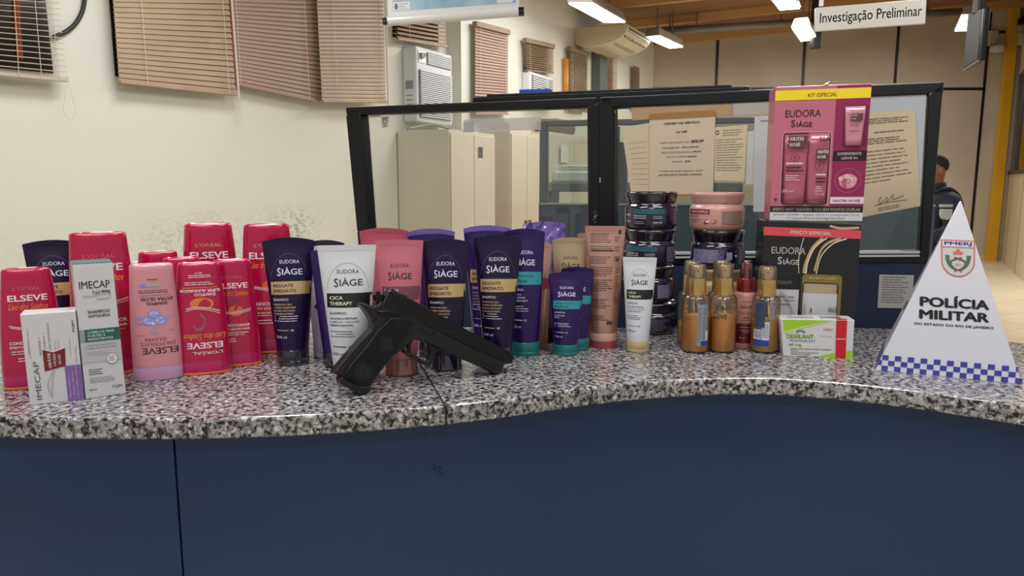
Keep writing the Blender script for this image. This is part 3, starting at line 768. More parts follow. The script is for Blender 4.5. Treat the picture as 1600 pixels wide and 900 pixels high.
def p_big(p):
    p.ring('#8a7c62', .55, .91, .4, .05, .004, 4); p.lines('#6d614c', .2, .9, .93, 3, .02, .009, .3, 1); p.lines('#6d614c', .3, .8, .8, 1, .03, .011, 0, 1)
    p.lines('#6d614c', .12, .9, .74, 3, .022, .009, .3, 1); p.lines('#6d614c', .12, .9, .62, 9, .037, .008, .45, 1)
    p.stroke('#4f4636', [(.35, .12), (.4, .17), (.38, .1), (.5, .15), (.48, .1), (.6, .17), (.58, .12), (.75, .14)], .006)
    p.stroke('#4f4636', [(.3, .09), (.5, .1), (.8, .09)], .005)
    p.lines('#6d614c', .35, .75, .055, 2, .02, .006, .2, 1)
paper('notice_paper', [(1338, 176), (1430, 171), (1438, 322), (1338, 341)], '#bfb294', 'large beige typed letter with a signature right of the pink gift box', .003, p_big)
paper('notice_paper', [(1345, 152), (1447.5, 148), (1438, 320), (1345, 330)], '#aab0b6', 'pale grey sheet behind the large beige letter', .0004, None)
paper('notice_paper', [(1374, 429), (1428, 430), (1425, 482), (1371, 481)], '#a9a8a6', 'grey typed paper stuck on the navy panel left of the pyramid sign', .002, lambda p: p.lines('#6e6d6d', .1, .93, .93, 11, .075, .018, .4, 1))
# clear tape strips
TAPE = glass_mat('clear_tape', (.80, .79, .75), base=.10, fres=.3, rough=.25, haze=.3)
def tape(q, label, off=.002):
    P = [pp(x, y, off) for x, y in q]; tag(MB().quadbox(P, pn*.0006).build('tape_strip', TAPE), label, 'tape', 'clear tape on the divider glass')
tape([(725, 187), (846, 183), (845, 203), (725, 206)], 'long clear tape strip across the left glass pane', -.012)
tape([(724, 190), (740, 190), (739, 207), (724, 207)], 'short clear tape piece at the left end of the long strip', -.0115)
tape([(576, 179), (595, 178), (595, 183), (576, 184)], 'dull brown tape tab at the top left corner of the glass', -.012)
tape([(1145, 162), (1213, 159), (1213, 177), (1145, 180)], 'clear tape along the top of the right pane', .002)
p_ = [pp(x, y, -.016) for x, y in ((596, 183), (607, 182), (607, 199), (596, 200))]
em = MB().quadbox(p_, pn*.001).build('sticker', mat('sticker_grey', '#b9b6ae', .5)); tag(em, 'small grey sticker near the top left of the glass', 'sticker')
pr = Print(quadmap(p_, pn, .0016)); pr.ring('#77746d', .5, .55, .3, .28, .1); pr.rect('#77746d', .25, .1, .75, .2); pr.build(em)

# ------------------------------------------------------------------ second office screen behind
D2 = .95
def sp_(px, py): return PL(px, py, Pr-pn*D2, pn)
FG = mat('screen_frame_grey', '#53575a', .45); FN = mat('screen_teal', '#3c4a54', .55)
os_ = empty('office_partition', (sp_(1000, 450).x, sp_(1000, 450).y, 0), 'grey framed glass partition standing behind the black divider', 'partition')
def sb(name, q, th=.03, m_=FG):
    P = [sp_(x, y) for x, y in q]; return MB().quadbox(P, -pn*th).build(name, m_, os_, bevel=.003)
sb('post', [(843, 188), (853.5, 188), (853.5, 322), (842, 322)])
sb('top_rail', [(853.5, 188), (1450, 178), (1450, 188), (853.5, 197)])
sb('post', [(960, 197), (966, 197), (966, 322), (960, 322)])
sb('post', [(968, 222), (978, 222), (978, 322), (968, 322)])
g = sb('glass_pane', [(853, 197), (1450, 187), (1448, 322), (853, 322)], .004, glass_mat('screen_glass_back', (.80, .84, .82), base=.03))
A2, B2 = sp_(842, 318), sp_(1462, 322)
MB().quadbox([A2, B2, Vector((B2.x, B2.y, 0)), Vector((A2.x, A2.y, 0))], -pn*.04).build('lower_panel', FN, os_)
MB().quadbox([sp_(842, 317)+pn*.004, sp_(1462, 320)+pn*.004, sp_(1462, 323)+pn*.004, sp_(842, 320)+pn*.004], -pn*.05).build('sill', mat('screen_sill', '#7f878b', .4), os_)
# desk in front of the partition's panel
def sp3(px, py): return PL(px, py, Pr-pn*.5, pn)

# ------------------------------------------------------------------ steel cabinets along the left wall
CAB = noisy('cabinet_beige', '#cbc2b0', '#d1c8b7', 1.5, .5, 2); CABD = mat('cabinet_gap', '#8b7f69', .6)
def cabinet(px0, px1, pyt, label, d=.42, doors=2, back=.01):
    C0 = wallpt(px0, 280, d+.01); C1 = wallpt(px1, 280, d+.01); z = wallpt(px0, pyt, d+.01).z; d = d+.01-back
    root = empty('steel_cabinet', Vector(((C0.x+C1.x)/2, (C0.y+C1.y)/2, 0)), label, 'cabinet', 'beige steel cabinets along the wall')
    L = (C1-C0).dot(wd); C0.z = 0
    f = lambda u, v, e: C0+wd*(L*u)+Vector((0, 0, z*v))+wn*e
    MB().quadbox([f(0, 0, 0), f(1, 0, 0), f(1, 1, 0), f(0, 1, 0)], -wn*d).build('carcass', CAB, root, bevel=.004)
    for k_ in range(doors):
        u0 = .015+k_*(.97/doors); u1 = u0+.97/doors-.012
        dr = MB().quadbox([f(u0, .04, .012), f(u1, .04, .012), f(u1, .985, .012), f(u0, .985, .012)], -wn*.011).build('door', CAB, root, bevel=.003)
        MB().obox(f(u1-.06 if k_ == 0 else u0+.06, .5, .02), wd*.012, wn*.008, (0, 0, .05)).build('handle', mat('handle_steel', '#77736b', .35, .6), dr)
    return root, f
c1, f1 = cabinet(702, 773, 202, 'largest beige steel cabinet, nearest behind the left glass pane')
MB().quadbox([f1(.58, .88, .014), f1(.68, .88, .014), f1(.68, .93, .014), f1(.58, .93, .014)], wn*.001).build('door_label', mat('cab_tag', '#55544e', .6), c1)
c2, f2 = cabinet(797, 845, 204, 'middle beige steel cabinet behind the left glass pane', back=PIL+.01)
c3, f3 = cabinet(855, 930, 205, 'farthest beige steel cabinet, seen through the grey inner frame', doors=2, back=PIL+.01)
# papers stuck on the third cabinet
for (x0, y0, x1, y1, lb) in ((876, 226, 888, 254, 'upper white paper stuck on the farthest cabinet'), (877, 266, 886, 287, 'lower white paper strip stuck on the farthest cabinet')):
    P = [wallpt(x, y, .46) for x, y in ((x0, y0), (x1, y0), (x1, y1), (x0, y1))]
    tag(MB().quadbox(P, wn*.002).build('paper_sheet', mat('paper_white', '#d8d5cb', .6)), lb, 'paper', 'papers on the farthest cabinet')
# cables and boxes on the cabinet tops
def topz(f): return f(.5, 1, 0).z
p = f1(.3, 1, -.15)
tag(MB().tube(smooth_curve([p+Vector((-.25, -.1, .012)), p+Vector((-.1, .05, .05)), p+Vector((.05, -.02, .012)), p+Vector((.2, .12, .012))], 6), .008, 6).build('power_cord', mat('cord_grey', '#9d9a92', .5), smooth=True), 'pale cord lying on top of the nearest cabinet', 'cord')
p = f2(.4, 1, -.145)
tag(MB().obox(p+Vector((0, 0, .035)), wd*.2, wn*.12, (0, 0, .035)).build('document_box', mat('box_cream', '#cfc6b0', .6), bevel=.004), 'low cream box on top of the middle cabinet', 'box')
p = f3(.45, 1, -.15)
bg_ = MB().obox(p+Vector((0, 0, .07)), wd*.22, wn*.12, (0, 0, .07)).build('plastic_bag', mat('bag_brown', '#7b6a58', .3), bevel=.05, segs=4); tag(bg_, 'dark plastic bundle on top of the farthest cabinet', 'bag')
# printer-like white device on a small desk, seen through the frame
pd = PL(902, 285, Pr-pn*1.5, pn)
dk = empty('office_desk', (pd.x+.05, pd.y, 0), 'small grey office desk behind the grey partition', 'desk')
MB().box((pd.x-.12, pd.y-.1, pd.z-.04), (pd.x+.7, pd.y+.5, pd.z)).build('desktop', mat('desk_grey', '#6f726f', .45), dk, bevel=.004)
for x in (pd.x-.1, pd.x+.66):
    for y in (pd.y-.08, pd.y+.46): MB().box((x-.015, y-.015, 0), (x+.015, y+.015, pd.z-.04)).build('leg', GREY, dk)
pt = empty('printer', (pd.x+.02, pd.y+.12, pd.z), 'small white printer on the office desk', 'printer')
MB().box((pd.x-.1, pd.y, pd.z), (pd.x+.16, pd.y+.25, pd.z+.05)).build('casing', mat('printer_white', '#dcdad4', .4), pt, bevel=.01)
MB().box((pd.x-.07, pd.y+.02, pd.z+.05), (pd.x+.13, pd.y+.2, pd.z+.075)).build('lid', mat('printer_lid', '#c9c7c1', .4), pt, bevel=.006)

# ------------------------------------------------------------------ seated officer behind the divider
PX, PYY = 3.335, 5.9
def skin_obj(name, pts, edges, radii, m_, parent, sub=2, root=0):
    base = Vector((0, 0, 0)); p = parent
    while p is not None: base = base+p.location; p = p.parent
    me = bpy.data.meshes.new(name); me.from_pydata([tuple(Vector(v)-base) for v in pts], edges, []); me.update()
    o = bpy.data.objects.new(name, me); COL.objects.link(o); o.parent = parent
    md = o.modifiers.new('skin', 'SKIN'); md.use_smooth_shade = True
    if not me.skin_vertices: 
        with bpy.context.temp_override(object=o, active_object=o): pass
    lay = me.skin_vertices[0].data
    for i, r_ in enumerate(radii): lay[i].radius = r_ if isinstance(r_, tuple) else (r_, r_); lay[i].use_root = (i == root)
    s = o.modifiers.new('sub', 'SUBSURF'); s.levels = sub; s.render_levels = sub
    me.materials.append(m_); return o
SKIN = mat('skin', '#8a5a44', .55); UNI = noisy('uniform_navy', '#12182a', '#1a2135', 30, .75); HAIR = mat('hair_black', '#1b1715', .8)
off = empty('person', (PX, PYY, 0), 'seated officer in a dark uniform half hidden behind the divider post', 'person')
def P3(dx, dy, z): return (PX+dx, PYY+dy, z)
# faces -x (to the left); left side faces the camera
pts = [P3(.04, 0, .50), P3(.05, 0, .68), P3(.05, 0, .86), P3(.04, 0, .98), P3(.03, 0, 1.05), P3(.01, 0, 1.115), P3(-.005, 0, 1.19), P3(-.01, 0, 1.26), P3(-.005, 0, 1.30),
       P3(.04, -.13, .98), P3(.05, -.20, .95), P3(.03, -.23, .74), P3(-.16, -.2, .70), P3(-.24, -.17, .70),
       P3(.04, .13, .98), P3(.05, .20, .95), P3(.03, .23, .74), P3(-.16, .2, .70), P3(-.24, .17, .70),
       P3(-.02, -.1, .50), P3(-.42, -.12, .50), P3(-.42, -.12, .10), P3(-.52, -.12, .04),
       P3(-.02, .1, .50), P3(-.42, .12, .50), P3(-.42, .12, .10), P3(-.52, .12, .04)]
edges = [(0, 1), (1, 2), (2, 3), (3, 4), (4, 5), (5, 6), (6, 7), (7, 8), (3, 9), (9, 10), (10, 11), (11, 12), (12, 13), (3, 14), (14, 15), (15, 16), (16, 17), (17, 18),
         (0, 19), (19, 20), (20, 21), (21, 22), (0, 23), (23, 24), (24, 25), (25, 26)]
rad = [.14, .13, .14, .11, .062, .058, .088, .088, .06, .08, .062, .05, .04, .035, .08, .062, .05, .04, .035, .09, .065, .045, .04, .09, .065, .045, .04]
for sg, wi in ((-1, 13), (1, 18)):                  # hands: palm, four unequal fingers and a thumb, resting on the thighs
    wx, wy = -.24, .17*sg
    pi_ = len(pts); pts.append(P3(wx-.055, wy, .69)); rad.append((.034, .016)); edges.append((wi, pi_))
    for k_, (dy, ln) in enumerate(((-.03, .058), (-.01, .07), (.01, .066), (.03, .05))):
        a0 = len(pts); pts += [P3(wx-.09, wy+dy*.9, .69), P3(wx-.09-ln*.55, wy+dy, .685), P3(wx-.09-ln, wy+dy*1.05, .668)]
        rad += [.0095, .0088, .0078]; edges += [(pi_, a0), (a0, a0+1), (a0+1, a0+2)]
    a0 = len(pts); pts += [P3(wx-.05, wy-sg*.04, .685), P3(wx-.085, wy-sg*.056, .675)]; rad += [.011, .0095]; edges += [(pi_, a0), (a0, a0+1)]
body = skin_obj('body', pts, edges, rad, SKIN, off)
ur = [.155, .145, .155, .125, .07] + [.1, .085, .066, .052, .1, .085, .066, .052, .1, .075, .055, .1, .075, .055]
ui = [0, 1, 2, 3, 4, 9, 10, 11, 12, 14, 15, 16, 17, 19, 20, 21, 23, 24, 25]
mp_ = {k_: i for i, k_ in enumerate(ui)}
ued = [(mp_[a_], mp_[b_]) for a_, b_ in edges if a_ in mp_ and b_ in mp_]
skin_obj('uniform', [pts[i] for i in ui], ued, ur, UNI, off)
def ellip(name, c, r, m_, parent, n=20, zmin=-1, f=None):
    v = []; fs = []
    for j in range(n//2+1):
        th = math.pi*j/(n//2)
        for i in range(n):
            ph = 2*math.pi*i/n; p = Vector((math.sin(th)*math.cos(ph), math.sin(th)*math.sin(ph), math.cos(th)))
            if f: p = f(p)
            v.append(Vector(c)+Vector((p.x*r[0], p.y*r[1], p.z*r[2])))
    for j in range(n//2):
        for i in range(n): fs.append((j*n+i, j*n+(i+1) % n, (j+1)*n+(i+1) % n, (j+1)*n+i))
    return mk(name, v, fs, m_, parent, smooth=True)
ellip('hair', P3(.004, 0, 1.258), (.0945, .0865, .087), HAIR, off, n=28, f=lambda p: p if p.z > .12-.75*(p.x+.2) else p*.88)
ellip('ear', P3(.0, -.083, 1.215), (.02, .012, .034), SKIN, off); ellip('ear', P3(.0, .083, 1.215), (.02, .012, .034), SKIN, off)
m = MB(); m.tube([P3(-.10, 0, 1.235), P3(-.122, 0, 1.2), P3(-.10, 0, 1.19)], [.008, .016, .01], 8); m.build('nose', SKIN, off, smooth=True)
MB().obox(P3(-.085, 0, 1.163), (.012, 0, 0), (0, .025, 0), (0, 0, .005)).build('mouth', mat('lips', '#6a3d33', .5), off)
ellip('eye', P3(-.083, -.033, 1.243), (.012, .012, .009), mat('eye_white', '#c9c2b8', .3), off); ellip('eye', P3(-.083, .033, 1.243), (.012, .012, .009), mat('eye_white', '#c9c2b8', .3), off)
MB().tube([P3(.02, 0, 1.055), P3(.012, 0, 1.12)], [.082, .073], 16).build('collar', UNI, off, smooth=True)
# shoulder straps of the vest and the arm badge
MB().tube(smooth_curve([P3(.16, -.1, .86), P3(.14, -.12, 1.0), P3(.05, -.12, 1.075), P3(-.05, -.1, 1.05)], 5), .018, 10).build('vest_strap', mat('vest_black', '#0d0f14', .6), off, smooth=True)
y0 = PYY-.292
bq0 = [Vector((PX+.00, y0, .935)), Vector((PX+.085, y0, .945)), Vector((PX+.08, y0, .855)), Vector((PX+.012, y0, .845))]
def badge():
    c = Vector((PX-.04, y0+.006, .885)); out = [(-.036, .04), (.036, .042), (.036, 0), (.024, -.03), (.0, -.04), (-.024, -.03), (-.036, 0)]
    v = [c+Vector((a_, 0, b_)) for a_, b_ in out]; w = [x+Vector((0, .05, 0)) for x in v]; n_ = len(v)
    return mk('arm_badge', v+w, [tuple(range(n_)), tuple(range(2*n_-1, n_-1, -1))]+[(i, (i+1) % n_, n_+(i+1) % n_, n_+i) for i in range(n_)], mat('badge_grey', '#a7a9ae', .5), off)
badge()
MB().box((PX-.085, y0+.014, .94), (PX+.0, y0+.05, .962)).build('name_tape', mat('tape_pale', '#9fa3ab', .5), off)
# chair under the officer
ch = empty('office_stool', (PX+.05, PYY, 0), 'dark stool under the seated officer', 'stool')
CHM = mat('chair_black', '#17181b', .6)
MB().box((PX-.2, PYY-.2, .30), (PX+.17, PYY+.2, .36)).build('seat', CHM, ch, bevel=.02)
MB().tube([(PX+.05, PYY, .08), (PX+.05, PYY, .31)], .03, 10).build('post', GREY, ch)
for k_ in range(5):
    an = 2*math.pi*k_/5; MB().tube([(PX+.05, PYY, .09), (PX+.05+.2*math.cos(an), PYY+.2*math.sin(an), .03)], .025, 8).build('leg', CHM, ch)
# ================================================================== THE PRODUCTS ON THE COUNTER
class Prod:
    """a product standing on the counter: front foot at pixel (bx, by), top at pixel ty"""
    def __init__(s, name, bx, by, ty, b, label, cat, group=None, turn=0, z0=ZC):
        g = G(bx, by, z0); h = Vector((g.x, g.y, 0)).normalized(); s.c = g+h*b; s.c.z = z0
        s.th = -math.atan2(s.c.x, s.c.y)*.9+turn
        s.mpp = depth(g+h*b)/F
        s.H = z_at(s.c.x, s.c.y, ty)-z0
        s.root = empty(name, s.c.copy(), label, cat, group)
        s.cs, s.sn = math.cos(s.th), math.sin(s.th)
    def w(s, x, y, z): return Vector((s.c.x+x*s.cs-y*s.sn, s.c.y+x*s.sn+y*s.cs, s.c.z+z))
def interp(tab, z):
    if z <= tab[0][0]: return tab[0][1:]
    for p, q in zip(tab, tab[1:]):
        if z <= q[0]:
            t = (z-p[0])/(q[0]-p[0]) if q[0] > p[0] else 0
            return tuple(a_+(b_-a_)*t for a_, b_ in zip(p[1:], q[1:]))
    return tab[-1][1:]
def loft(P, name, rows, m_, n=44, ex=2.0, smooth=True, parent=None, cap_top=True, cap_bot=True, warp=None):
    """rows: (z, a, b[, ex]) -> closed lofted surface"""
    v = []; f = []
    for r_ in rows:
        z, A, B = r_[:3]; e = r_[3] if len(r_) > 3 else ex
        for i in range(n):
            t = 2*math.pi*i/n; c_, s_ = math.cos(t), math.sin(t)
            x = A*math.copysign(abs(c_)**(2/e), c_); y = B*math.copysign(abs(s_)**(2/e), s_)
            if warp: x, y, zz = warp(x, y, z)
            else: zz = z
            v.append(P.w(x, y, zz))
    k_ = len(rows)
    for j in range(k_-1):
        for i in range(n): f.append((j*n+i, j*n+(i+1) % n, (j+1)*n+(i+1) % n, (j+1)*n+i))
    if cap_bot: f.append(tuple(range(n))[::-1])
    if cap_top: f.append(tuple(range((k_-1)*n, k_*n)))
    o = mk(name, v, f, m_, parent or P.root, smooth=smooth)
    if smooth:
        es = o.modifiers.new('e', 'EDGE_SPLIT'); es.split_angle = R(50)
    return o
def surfmap(P, tab, ex, eps=.00025, side=-1):
    """(x, z) metres -> front surface"""
    def f(u, z):
        A, B = interp(tab, z)[:2]; u = max(-A*.995, min(A*.995, u))
        y = B*(1-abs(u/A)**ex)**(1/ex)
        return P.w(u, side*(y+eps), z)
    return f

# ---------------------------------------------------------------- squeeze tubes
PUR = mat('tube_purple', '#180a30', .25, coat=.2, spec=.35); PURH = mat('tube_violet', '#27134f', .28, coat=.2, spec=.35); LIL = mat('tube_lilac', '#7a68b8', .2, .35, coat=.5)
PCAP = mat('cap_smoky', '#1e1a2c', .1, coat=1, spec=.7); TEAL = mat('cap_teal', '#127070', .3, coat=.3)
WHT = mat('tube_white', '#c8cbd0', .3, coat=.3); PNK = mat('tube_pink', '#c06a77', .25, .15, coat=.4); PNKD = mat('tube_pink_deep', '#b04a62', .25, .15, coat=.4)
ROSE = mat('tube_rose_gold', '#c39583', .27, .6, coat=.4); BEI = mat('tube_beige', '#b09a78', .28, .35, coat=.3)
def tube(bx, by, ty, tw, bw, body, cap, label, layout=None, kind='squeeze_tube', group=None, capfrac=.13, turn=0, crimp=None, foil=False, ringy=False, arch=.0055, shear=0, capm2=None):
    b0 = bw*.5*G(bx, by, ZC).y/F
    P = Prod(kind, bx, by, ty, b0, label, 'tube', group, turn)
    r = bw/2*P.mpp; A = tw/2*P.mpp; H = P.H; hc = H*capfrac
    tab = []
    n = 26
    for i in range(n+1):
        t = i/n; z = hc+(H-hc)*t
        a_ = r+(A-r)*min(1, t*1.04)**.92
        b_ = max(.0011, r*(1-(t/.965)**1.5)) if t < .965 else .0011
        tab.append((z, a_, max(b_, .0011)))
    tab[0] = (hc, r*.99, r*.99)
    def warp(x, y, z):
        k_ = (z-hc)/(H-hc)
        if foil and k_ > .45: y += .0045*math.sin(x*420+z*260)*math.sin(z*310-x*150)*(k_-.45)*1.8
        return x+shear*z, y, z-arch*(x/A)**2*max(0, k_)**3
    zc_ = hc+(H-hc)*.955
    rows = [q for q in tab if q[0] < zc_]; A_c, B_c = interp(tab, zc_)
    loft(P, 'tube_body', rows+[(zc_, A_c, B_c)], body, warp=warp)
    loft(P, 'crimp_seal', [(zc_, A_c*1.002, .0014), (H, A*1.01, .0013)], crimp or body, warp=warp, smooth=False)
    # cap: short drum, slightly flared foot and a lid groove
    cr = r*1.015
    if ringy: rows = [(0, cr*.97, cr*.97), (hc*.06, cr*1.04, cr*1.04), (hc*.16, cr*1.05, cr*1.05), (hc*.24, cr, cr), (hc*.93, cr*.985, cr*.985), (hc, cr*.95, cr*.95)]
    else: rows = [(0, cr*.94, cr*.94), (hc*.05, cr*.985, cr*.985), (hc*.28, cr, cr), (hc*.30, cr*.985, cr*.985), (hc*.33, cr, cr), (hc*.95, cr, cr), (hc, cr*.97, cr*.97)]
    loft(P, 'cap', rows, cap)
    if capm2: loft(P, 'cap_base', [(0.0002, cr*1.0, cr*1.0), (hc*.42, cr*1.02, cr*1.02), (hc*.5, cr*1.012, cr*1.012)], capm2)
    fm = surfmap(P, tab, 2)
    def m_(u, v):              # u in top widths (-.5 .. .5), v in heights from the top
        z = H*(1-v); x = u*2*A; p = fm(x, z)
        k_ = max(0, (z-hc)/(H-hc)); d = shear*z
        return p+Vector((d*P.cs, d*P.sn, -arch*(x/A)**2*k_**3))
    pr = Print(m_)
    if layout: layout(pr)
    pr.build(P.root, NAMES)
    return P
NAMES = {}
def band(p, c, u0, u1, v0, v1): p.rect(c, u0, v1, u1, v0, 14, 3); NAMES[c] = 'label_band'
def siage(ink, bandc, bandink, bl, sub, gold=None, lines=(), vol='250 ml', bu0=-.365, title_v=.235, full=True, arc=None, conditioner=False):
    def f(p):
        T = lambda c, t, u, v, w, h, **k: p.text(c, t, u, v, w, -h, **k)
        if arc: p.ring(arc, 0, .31, .36, -.19, .014, 34, 2, 178)
        T(ink, 'EUDORA', .01, .184, .38, .028, bold=.0)
        T(ink, 'S', -.20, title_v+.026, .07, .062, bold=.02); T(ink, 'IÀGE', .055, title_v+.0205, .395, .058, bold=.015)
        v0 = .335
        if bandc:
            band(p, bandc, bu0, .418, v0, v0+.10)
            for i, t in enumerate(bl):
                T(bandink, t, bu0+.045, v0+.032+.04*i, min(.052*len(t)+.02, .6), .025, bold=.035, align='l')
        if not full: return
        T(ink, sub, -.33, .475, .29, .019, bold=.015, align='l')
        for i, t in enumerate(lines): T(gold or ink, t, -.325, .512+.024*i, min(.0235*len(t), .5), .014, bold=.03, align='l')
        p.lines(ink, -.32, .15, .64, 3, .018, -.005, .5, 1)
        T(ink, '4D', .01, .712, .07, .015, bold=.02); p.rect(gold or ink, -.28, .715, -.06, .709, 4, 1)
        T(ink, vol, -.30, .765, .2, .02, bold=.01, align='l')
    return f
GOLD = mat('label_gold', '#cdb27c', .3, .55); NAMES[GOLD] = 'label_band'
INKW = '#cfcbe0'
RL = ['PREENCHE E SELA', 'A FIBRA DANIFICADA', 'ESCUDO ANTI DANOS', 'E MACIEZ EXTREMA']
resg = siage(INKW, GOLD, '#1d1530', ['RESGATE', 'IMEDIATO'], 'SHAMPOO', '#b99e7a', RL, arc='#33245c')
resg_c = siage(INKW, GOLD, '#1d1530', ['RESGATE', 'IMEDIATO'], 'CONDICIONADOR', '#9a86a0', RL)
CICL = ['CICATRIZA E RESTAURA', 'A FIBRA NA 1ª APLICAÇÃO', 'TERAPIA DURADOURA']
cica = siage('#33343c', '#101012', '#c9c5b2', ['CICA', 'THERAPY'], 'SHAMPOO', '#2c2d33', CICL, arc='#b3b1a6')
cica_s = siage('#33343c', '#101012', '#c9c5b2', ['CICA', 'THERAPY'], 'LEAVE IN', '#6d7078', CICL, vol='100 ml', arc='#b9b8ae')
nutri = siage('#33222c', '#6e3f4d', '#d8c3c3', ['NUTRI', 'ROSÉ'], 'SHAMPOO', '#5a2f3c', ['NUTRIÇÃO', 'POTENTE'])
TB = '#2a8b92'
hidr = siage(INKW, TB, '#17394f', ['HIDRATAÇÃO', 'MICELAR'], 'SHAMPOO', INKW, ['HIDRATAÇÃO', 'LEVE E POTENTE', 'ANTI RESSECAMENTO'])
hidr_s = siage(INKW, TB, '#17394f', ['HIDRATAÇÃO', 'MICELAR'], 'LEAVE IN', INKW, ['TEXTURA LEVE', 'BRILHO'], vol='100 ml')
plain = siage('#3b2a24', None, '', [], '', full=False)
comp = siage('#4c2a2c', '#7a2733', '#dcc5bb', ['COMPLEX', ''][:1], 'SHAMPOO', None, [], bu0=-.3)

G1 = 'purple hair care tubes'
tube(98, 572, 375, 75, 48, PUR, PCAP, 'purple tube behind the tall white box at far left', resg, group=G1)
tube(459, 573, 371, 76, 48, PUR, PCAP, 'purple tube with a gold band right of the red bottles, left of the white tube', resg, group=G1)
# lavender tube with a dark crimp, almost hidden
def lav(p):
    p.text('#5b5468', 'LE', -.35, .33, .12, -.03, bold=.02); p.disc('#2c2536', -.22, .555, .07, .022); p.rect('#8f87a6', -.4, .79, .3, .783, 8, 1)
tube(513, 560, 375, 60, 44, mat('tube_lavender', '#b9b2c6', .35), mat('cap_lavender', '#a59db8', .35), 'pale lavender tube with dark crimp, behind the white tube', lav, crimp=mat('crimp_dark', '#2b2734', .3), group=None, arch=.006)
tube(531, 575, 387, 76, 50, PURH, PCAP, 'violet tube tucked close behind the left edge of the large white tube', None, group=G1)
tube(549, 604, 383, 87, 52, WHT, mat('cap_clear_grey', '#8d9096', .15, coat=.6), 'large white tube with a black band behind the pistol grip', cica, ringy=True, arch=0)
tube(605, 562, 356, 73, 48, PNKD, mat('cap_pink', '#9c5560', .15, coat=.6), 'deep pink tube at the back, its top above the front pink tube', None, group='pink tubes')
tube(628, 589, 375, 73, 50, PNK, mat('cap_rose_clear', '#8f5a58', .12, coat=1, spec=.7), 'pink tube with a mauve band standing behind the pistol trigger', nutri, ringy=True, arch=.001, group='pink tubes')
tube(677, 560, 357, 71, 46, PURH, PCAP, 'violet tube at the back between the pink tube and the gold banded purple tube', None, group=G1, crimp=LIL)
tube(698, 581, 373, 73, 46, PUR, PCAP, 'gold banded purple tube whose cap shows under the pistol slide', resg, ringy=True, group=G1)
tube(762, 556, 352, 71, 46, PURH, PCAP, 'purple conditioner tube peeking out between two front purple tubes', resg_c, group=G1, crimp=LIL)
tube(778, 570, 367, 72, 46, PUR, PCAP, 'gold banded purple tube behind the pistol muzzle', resg, group=G1)
tube(820, 557, 357, 60, 45, PURH, TEAL, 'tall purple tube with teal band and teal cap', hidr, capfrac=.11, group='teal capped tubes')
tube(850, 536, 346, 66, 37, mat('foil_lilac', '#8d7cc8', .16, .6), PCAP, 'shiny crinkled lilac foil tube at the back', None, foil=True, crimp=LIL)
tube(836, 546, 377, 50, 40, ROSE, mat('cap_rose', '#8c5a4c', .25, coat=.4), 'rose gold tube with dark red band, beside the tall teal capped tube', comp, group='rose gold tubes')
tube(890, 541, 371, 57, 34, BEI, mat('cap_beige', '#a8936c', .3), 'matte beige gold tube behind the small teal capped tubes', plain)
tube(884, 557, 425, 56, 36, PURH, TEAL, 'smaller teal capped purple tube in front of the beige tube', hidr_s, capfrac=.135, group='teal capped tubes', arch=.004)
tube(901, 549, 417, 50, 36, PURH, TEAL, 'teal capped purple tube half hidden behind the small front one', hidr_s, capfrac=.15, group='teal capped tubes', arch=.004)
tube(930, 530, 363, 60, 40, ROSE, mat('cap_rose', '#8c5a4c', .25), 'rose gold tube mostly hidden behind the one showing its back print', None, group='rose gold tubes', arch=.003)
def backprint(p):
    INK = '#4a3128'
    for v0, n_, u1 in ((.13, 5, .2), (.20, 3, .2), (.30, 4, .2), (.40, 5, .2), (.52, 6, .22), (.66, 5, .2), (.76, 3, .15)): p.lines(INK, -.36, u1, v0, n_, .0165, -.006, .3, 4)
    for v0, n_ in ((.12, 3), (.2, 3), (.28, 3), (.62, 4)): p.lines(INK, .24, .40, v0, n_, .015, -.005, .4, 2)
    p.rect('#2a1a16', -.33, .205, .22, .193, 8, 1); p.rect('#2a1a16', .34, .065, .40, .03)
    p.poly('#2a1a16', [(.28, .265), (.32, .29), (.36, .265), (.35, .258), (.32, .268), (.29, .258)])
    for v in (.36, .42, .48): p.ring(INK, .33, v, .045, -.018, .008, 16)
    p.rect(INK, .08, .80, .22, .77, 3, 1)
tube(942, 545, 353, 61, 43, ROSE, mat('cap_pale_pink', '#c79c92', .3), 'rose gold tube turned to show its printed back, left of the jars', backprint, capm2=mat('cap_red', '#9c3f41', .2, coat=.5), group='rose gold tubes', arch=.0, capfrac=.125)
tube(996, 552, 402, 51, 34, WHT, mat('cap_cream', '#b3a179', .35), 'small white tube with black band and cream cap in front of the jar stack', cica_s, capfrac=.125, arch=.0)

